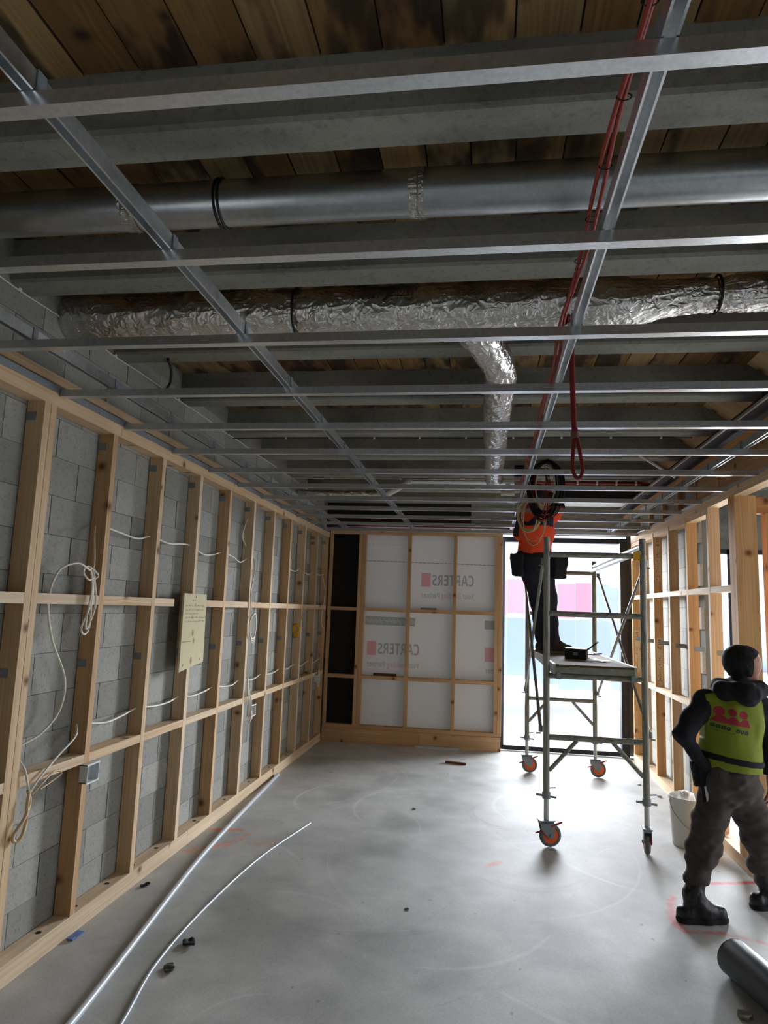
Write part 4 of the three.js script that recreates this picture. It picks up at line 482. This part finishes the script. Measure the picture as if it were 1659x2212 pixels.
  const lg = new THREE.BufferGeometry(); lg.setAttribute('position', new THREE.Float32BufferAttribute(pp, 3)); lg.setAttribute('uv', new THREE.Float32BufferAttribute(uu, 2)); lg.setIndex(ii); lg.computeVertexNormals(); mesh('back_print', lg, S({ map: logoT, roughness: 0.8 }), vm);
  for (const [an, toe, kn] of [[anL, [anL[0] + 0.3, 0, anL[2] - 0.06], knL], [anR, [anR[0] + 0.3, 0, anR[2] - 0.12], knR]]) { const so = an === anR ? 0.0 : 0.0; const b = bootG(an, toe, so, kn); const q = [Math.min(b.heel[0], b.tip[0]) - 0.09, -0.01, Math.min(b.heel[2], b.tip[2]) - 0.09], r = [Math.max(b.heel[0], b.tip[0]) + 0.09, 0.32, Math.max(b.heel[2], b.tip[2]) + 0.09]; const bt = mesh('boot', surfaceNet(folds(b.f, 0.008, 30, 30, 3), q, r, 0.009), S({ color: 0x15161a, roughness: 0.5 }), w); mesh('sole', surfaceNet((x, y, z) => Math.max(b.f(x, Math.max(y, 0.03), z) - 0.006, y - 0.028, 0.001 - y), q, r, 0.008), S({ color: 0x1c1c1e, roughness: 0.9 }), bt); }
  // holster with tools at the left hip
  const hol = mesh('tool_holster', merge([boxG(-0.045, 0.03, -0.14, 0.10, -0.02, 0.02), boxG(-0.075, -0.03, -0.02, 0.12, -0.025, 0.015), boxG(-0.05, -0.02, -0.23, -0.1, -0.015, 0.015)]), cloth(0x0c0c10), w); hol.position.set(-0.10, 0.76, 0.07); hol.rotation.z = 0.15; mesh('tool', merge([rodG([-0.055, 0.1, 0], [-0.055, 0.16, 0], 0.014), rodG([-0.005, 0.09, 0.012], [-0.02, 0.15, 0.012], 0.007), boxG(-0.03, -0.012, -0.2, -0.02, 0.02, 0.026)]), M.alu, hol);
}
// ---------- bucket, pipes, debris ----------
{
  const b = thing('bucket', 'white plastic bucket by the right frame behind the walking person', 'bucket', [1.575, 0, -5.82]); const prof = [[0, 0.004], [0.118, 0.004], [0.12, 0], [0.124, 0.01], [0.142, 0.33], [0.148, 0.332], [0.149, 0.36], [0.143, 0.362], [0.139, 0.35], [0.119, 0.014], [0, 0.014]].map(([x, y]) => new THREE.Vector2(x, y)); mesh('shell', new THREE.LatheGeometry(prof, 40), S({ color: 0xd9d8d0, roughness: 0.5 }), b); mesh('handle', tubeG([[-0.148, 0.33, 0.03], [-0.135, 0.26, 0.085], [-0.06, 0.17, 0.135], [0.03, 0.14, 0.15], [0.12, 0.22, 0.10], [0.148, 0.33, 0.03]], 0.003, 50, 6), M.galvDark, b);
  const r = thing('rag', 'white rag lying in the bucket', 'rag', [1.55, 0.02, -5.82]); const rf = folds(ell([0, 0.2, 0], [0.095, 0.17, 0.095]), 0.05, 22, 22, 3); mesh('cloth', surfaceNet(rf, [-0.13, 0.0, -0.13], [0.13, 0.42, 0.13], 0.011), cloth(0xe4e4e6), r);
  const c1 = mesh('conduit_pipe', tubeG([[-1.58, 0.0162, -2.2], [-1.617, 0.0162, -2.79], [-1.715, 0.0162, -3.54], [-1.85, 0.0162, -4.56], [-1.94, 0.0162, -5.6], [-2.035, 0.0162, -6.976]], 0.016, 120, 14), S({ color: 0xc6ccd0, roughness: 0.35 })); tag(c1, 'long pale grey conduit pipe lying beside the left frame', 'conduit');
  const c2 = mesh('conduit_pipe', tubeG([[-1.37, 0.0082, -2.3], [-1.426, 0.0082, -2.83], [-1.51, 0.0082, -3.3], [-1.53, 0.0082, -3.914], [-1.483, 0.0082, -4.74], [-1.341, 0.0082, -5.562]], 0.008, 100, 12), S({ color: 0xb4bcc4, roughness: 0.32 })); tag(c2, 'thin curved conduit lying on the open concrete floor', 'conduit');
  const tp = thing('drain_pipe', 'dark grey plastic pipe on the floor at bottom right', 'pipe', [1.225, 0.0, -3.82], 0); const pg = new THREE.CylinderGeometry(0.085, 0.085, 1.6, 48, 1, true); pg.rotateX(Math.PI / 2); pg.translate(0, 0.0855, 0.8); mesh('pipe', pg, S({ color: 0x3d4248, roughness: 0.42, side: THREE.DoubleSide }), tp); mesh('end_rim', new THREE.TorusGeometry(0.0835, 0.0025, 8, 48).translate(0, 0.0855, 0), S({ color: 0x4a4e54, roughness: 0.5 }), tp); mesh('end_cap', new THREE.CircleGeometry(0.083, 40).rotateY(Math.PI).translate(0, 0.0855, 0.004), S({ color: 0x3c4046, roughness: 0.5 }), tp); tp.rotation.y = 0.22;
  const st = timber('timber_stick', [-0.12, 0.12, 0, 0.022, -0.017, 0.017], null, oldPine); st.position.set(-0.30, 0.0005, -8.1); st.rotation.y = -0.2; tag(st, 'short brown stick lying on the floor below the far wall', 'stick'); st.material = S({ color: 0x6b4426, roughness: 0.85 });
  const crumb = (name, x, z, s, hex, label, ry = 0, flat = 0.2) => { const sd = Math.round(Math.abs(x * 100 + z * 37)); const f = (a, b, c) => { const th = Math.atan2(c, a) / 6.2832 * 9 + 9, rad = s * (0.35 + 1.0 * vn(th, 3.5, 9, 16, sd)); const q = Math.hypot(a, c); const lift = s * flat * (0.6 + 1.6 * vn(a / s * 1.5 + 20, c / s * 1.5 + 20, 64, 64, sd + 1)); return Math.max((q - rad) * 0.7, Math.abs(b - lift) - s * 0.14); }; const m = mesh(name, surfaceNet((a, b, c) => Math.max(f(a, b, c), 0.0005 - b), [-s * 1.6, -0.003, -s * 1.6], [s * 1.6, s * 0.9 + 0.004, s * 1.6], s / 11), S({ color: hex, roughness: 0.8 })); m.position.set(x, 0, z); m.rotation.y = ry; return tag(m, label, 'debris'); };
  crumb('plastic_scrap', -1.444, -3.544, 0.04, 0x1c1c1c, 'crumpled black plastic scrap right of the thin conduit'); crumb('plastic_scrap', -1.44, -3.30, 0.035, 0x4a4a46, 'grey twisted scrap just right of the thin conduit', 0.6); crumb('plaster_chip', -1.54, -7.3, 0.022, 0xdcdcd6, 'white chip on the floor near the far left corner'); crumb('timber_chip', -2.0, -4.16, 0.03, 0x2b2a28, 'dark chip by the bottom plate of the left frame'); crumb('paper_scrap', 1.145, -3.454, 0.04, 0x8f8a80, 'torn paper scrap at the bottom right by the dark pipe'); crumb('plastic_scrap', 1.6, -7.7, 0.03, 0xe8ecec, 'clear white plastic scrap right of the scaffold'); crumb('timber_chip', -0.58, -6.2, 0.018, 0x55504a, 'small brown chip in the middle of the far floor'); crumb('plastic_scrap', -0.42, -4.2, 0.014, 0x2a2a28, 'tiny dark scrap alone on the centre floor'); crumb('screw_pack', 1.7, -7.25, 0.025, 0x55585c, 'small grey packet on the floor by the right plate');
  const bt = thing('tape_strip', 'blue tape scrap at the foot of the left frame', 'tape', [XL + 0.03, 0, -3.5]); mesh('tape', boxG(-0.02, 0.02, 0, 0.004, -0.05, 0.05), S({ color: 0x5a78b8, roughness: 0.6 }), bt); mesh('curl', boxG(-0.01, 0.02, 0.002, 0.012, 0.03, 0.06), S({ color: 0x5a78b8, roughness: 0.6 }), bt);
}
// ---------- things fixed to the left frame ----------
{
  const t = (() => { const c = document.createElement('canvas'); c.width = 512; c.height = 640; const x = c.getContext('2d'), r = rng(9); x.fillStyle = '#c9bd96'; x.fillRect(0, 0, 512, 640); for (let i = 0; i < 500; i++) { x.strokeStyle = `rgba(${r() < 0.5 ? '170,150,104' : '222,212,176'},0.12)`; x.lineWidth = 1 + r() * 4; x.beginPath(); const y = r() * 640, k = r() * 512; x.moveTo(k, y); x.bezierCurveTo(k + 40, y + 20 * r(), k - 40, y + 60, k + 20 * r(), y + 140 * r()); x.stroke(); } for (const [a, b, s] of [[230, 330, 26], [262, 398, 20], [232, 560, 26], [250, 95, 10], [200, 200, 14]]) { x.fillStyle = 'rgba(120,92,50,0.6)'; x.beginPath(); x.ellipse(a, b, s * 0.7, s, 0, 0, 7); x.fill(); x.strokeStyle = 'rgba(110,84,46,0.7)'; x.lineWidth = 4; x.stroke(); } x.fillStyle = '#2a2620'; for (const [a, b] of [[255, 28], [70, 590], [440, 560]]) { x.beginPath(); x.ellipse(a, b, 9, 11, 0, 0, 7); x.fill(); }
    x.strokeStyle = 'rgba(60,54,42,0.85)'; x.lineWidth = 3; for (const [y, a, b] of [[60, 180, 260], [106, 40, 420], [140, 44, 400], [172, 40, 330], [204, 44, 470], [236, 60, 460]]) { let k = a; while (k < b) { const w = 20 + r() * 46; x.beginPath(); x.moveTo(k, y); for (let q = 0; q < w; q += 5) x.lineTo(k + q, y + (r() - 0.5) * 15); x.stroke(); k += w + 12; } } x.strokeStyle = 'rgba(90,76,46,0.8)'; x.lineWidth = 5; x.beginPath(); x.moveTo(20, 402); x.lineTo(200, 400); x.stroke(); const q = new THREE.CanvasTexture(c); q.colorSpace = THREE.SRGBColorSpace; return q; })();
  const sh = new THREE.Shape([[0, 0], [0.40, 0.045], [0.385, 0.535], [0.0, 0.535]].map(([a, b]) => new THREE.Vector2(a, b))); const g = new THREE.ExtrudeGeometry(sh, { depth: 0.012, bevelEnabled: true, bevelSize: 0.001, bevelThickness: 0.001, bevelSegments: 1 }); const uv = g.attributes.uv, p = g.attributes.position; for (let i = 0; i < p.count; i++) uv.setXY(i, p.getX(i) / 0.4, p.getY(i) / 0.54);
  g.rotateY(Math.PI / 2); const b = thing('plywood_sheet', 'pale plywood offcut with handwriting screwed to the left studs', 'plywood', [XL + 0.004, 1.228, -4.515]); mesh('sheet', g, S({ map: t, roughness: 0.85 }), b); for (const [z, y] of [[-0.2, 0.51], [-0.05, 0.04], [-0.34, 0.07]]) mesh('screw', new THREE.CylinderGeometry(0.005, 0.005, 0.004, 10).rotateZ(Math.PI / 2), M.galvDark, b).position.set(0.014, y, z);
  // white cables threaded through the studs
  const rq = rng(12); const studs = []; for (let i = 0; i < 10; i++) studs.push(-3.479 - 0.6 * i);
  const run = (name, label, y0, i0, i1, amp) => { const pts = []; for (let i = i0; i < i1; i++) { const za = studs[i] - 0.022, zb = studs[i + 1] - 0.022; pts.push([XL - 0.05, y0, za], [XL - 0.05 + 0.02 * rq(), y0 - amp * (0.3 + rq()), lerp(za, zb, 0.35)], [XL - 0.045, y0 - amp * (0.1 + rq() * 0.9), lerp(za, zb, 0.7)]); } pts.push([XL - 0.05, y0, studs[i1] - 0.022]); const m = mesh(name, tubeG(pts, 0.006, (i1 - i0) * 24, 8), M.cable); return tag(m, label, 'cable'); };
  run('power_cable', 'white cable threaded through the left studs above the nogging row', 2.11, 0, 4, 0.05); run('power_cable', 'white cable threaded through the upper far end of the left studs', 2.13, 6, 9, 0.05); run('power_cable', 'white cable threaded through the left studs above the lower nogging row', 1.045, 0, 9, 0.04);
  const X = XL + 0.018; const coil = thing('cable_bundle', 'knotted cream cable bundle hanging over the upper nogging', 'cable bundle', [0, 0, 0]); mesh('drop', tubeG([[XL - 0.05, 2.10, -3.455], [X - 0.02, 2.04, -3.38], [X, 1.9, -3.37], [X, 1.84, -3.36]], 0.0055, 40, 8), M.beige, coil); mesh('loops', merge([tubeG([[X, 1.84, -3.36], [X + 0.01, 1.70, -3.37], [X, 1.56, -3.31], [X, 1.52, -3.34], [X, 1.56, -3.38], [X + 0.012, 1.7, -3.36], [X, 1.86, -3.38]], 0.0055, 60, 8), tubeG([[X, 1.86, -3.37], [X + 0.012, 1.68, -3.40], [X, 1.55, -3.36], [X + 0.01, 1.6, -3.33], [X + 0.014, 1.75, -3.35], [X, 1.87, -3.34]], 0.0055, 60, 8), tubeG([[X, 1.82, -3.39], [X + 0.01, 1.80, -3.32], [X, 1.84, -3.28], [X - 0.005, 1.87, -3.33], [X + 0.01, 1.83, -3.40], [X, 1.80, -3.38]], 0.0055, 60, 8)]), M.cable, coil); mesh('tail', tubeG([[X, 1.85, -3.34], [X, 1.88, -3.22], [X - 0.02, 1.83, -3.1], [X - 0.03, 1.68, -3.06], [X - 0.03, 1.5, -3.12], [X - 0.04, 1.3, -3.27], [X - 0.05, 1.15, -3.27], [X - 0.06, 1.05, -3.15], [XL - 0.08, 1.0, -3.0], [XL - 0.085, 0.97, -2.955]], 0.0055, 110, 8), M.cable, coil);
  const lo = thing('cable_bundle', 'twisted cream cable bundle hanging at the lower left stud pair', 'cable bundle'); mesh('feed', merge([tubeG([[XL - 0.05, 1.045, -3.46], [X - 0.02, 1.0, -3.38], [X - 0.01, 0.93, -3.22], [X, 0.86, -3.08], [X, 0.81, -3.02]], 0.0055, 50, 8), tubeG([[XL - 0.03, 0.98, -2.965], [X - 0.01, 0.93, -2.98], [X, 0.86, -3.0], [X, 0.81, -3.02]], 0.005, 40, 8)]), M.cable, lo); mesh('loops', merge([tubeG([[X, 0.82, -3.02], [X + 0.01, 0.76, -3.0], [X, 0.70, -3.02], [X + 0.01, 0.64, -2.985], [X, 0.62, -2.96], [X, 0.65, -2.935], [X + 0.012, 0.71, -2.985], [X, 0.77, -3.03], [X, 0.83, -3.01]], 0.008, 80, 8), tubeG([[X, 0.80, -3.04], [X + 0.01, 0.84, -3.1], [X, 0.87, -3.2], [X + 0.005, 0.85, -3.25], [X, 0.83, -3.2], [X, 0.81, -3.1]], 0.004, 50, 6)]), M.beige, lo);
  const co3 = thing('cable_bundle', 'cream cable loop hanging from the sixth bay of the left frame', 'cable bundle'); const z3 = -6.03; mesh('drop', tubeG([[XL - 0.06, 2.6, z3 + 0.02], [XL - 0.06, 2.3, z3 + 0.25], [XL - 0.05, 2.14, z3 - 0.02], [X, 2.0, z3 + 0.1], [X, 1.8, z3 + 0.16], [X, 1.62, z3 + 0.1]], 0.006, 90, 8), M.cable, co3); mesh('loops', merge([0, 1, 2].map((i) => tubeG([[X + i * 0.006, 1.62, z3 + 0.06], [X, 1.58, z3 - 0.01 - i * 0.01], [X, 1.48, z3 - 0.03], [X, 1.40 - i * 0.02, z3 + 0.03], [X, 1.44, z3 + 0.12], [X, 1.55, z3 + 0.14]], 0.0065, 60, 8, true))), M.cable, co3);
  const co4 = thing('cable_bundle', 'cream cable knot above a socket box in the far left studs', 'cable bundle'); mesh('loops', merge([0, 1, 2].map((i) => tubeG([[XL - 0.03, 1.05, z3 - 0.03], [X, 0.95, z3 + 0.09 - i * 0.02], [X + 0.01, 0.82, z3 + 0.06 - i * 0.03], [X, 0.72 - i * 0.03, z3 + 0.02], [X + 0.012, 0.70, z3 - 0.04 + i * 0.02], [X, 0.8, z3 - 0.03], [X + 0.01, 0.88, z3 + 0.02]], 0.006, 60, 8))), M.cable, co4);
  const co5 = thing('cable_bundle', 'white cable dropping down the corner stud at the far left', 'cable bundle'); mesh('drop', tubeG([[XL - 0.04, 2.12, -8.75], [X, 1.9, -8.72], [X, 1.62, -8.62], [X, 1.50, -8.6], [X, 1.42, -8.75]], 0.006, 60, 8), M.cable, co5); mesh('loops', tubeG([[X, 1.0, -8.58], [X, 0.86, -8.6], [X, 0.74, -8.62], [X, 0.72, -8.56], [X, 0.84, -8.54], [X, 0.92, -8.58]], 0.006, 50, 8, true), M.cable, co5);
  const sbox = (z, y, label) => { const s = thing('socket_box', label, 'socket box', [XL + 0.001, y, z]); const o = []; for (const [a, b, c, d] of [[-0.055, 0.055, -0.045, -0.041], [-0.055, 0.055, 0.041, 0.045], [-0.055, -0.051, -0.045, 0.045], [0.051, 0.055, -0.045, 0.045]]) o.push(boxG(0, 0.045, c, d, a, b)); mesh('walls', merge(o), S({ color: 0xd6dadb, roughness: 0.35 }), s); mesh('back', boxG(0, 0.003, -0.041, 0.041, -0.051, 0.051), S({ color: 0xc2c8ca, roughness: 0.4 }), s); mesh('rim', merge([boxG(0.042, 0.046, 0.041, 0.05, -0.06, 0.06), boxG(0.042, 0.046, -0.05, -0.041, -0.06, 0.06)]), M.white, s); };
  sbox(-3.50, 0.80, 'clear plastic socket box on the nearest single left stud'); sbox(-6.06, 0.77, 'clear plastic socket box under the cable knot on the left frame'); sbox(-8.5, 0.82, 'clear plastic socket box in the far left corner bay');
  const yt = thing('yellow_tag', 'yellow plastic piece tied to a left stud near the far corner', 'tag', [XL - 0.055, 1.44, -7.675]); mesh('loop', new THREE.TorusGeometry(0.035, 0.014, 8, 20).scale(1, 1.3, 0.5), M.yellow, yt); mesh('tail', boxG(-0.02, 0.03, -0.09, -0.03, -0.008, 0.008), M.yellow, yt);
}
renderer.render(scene, camera);
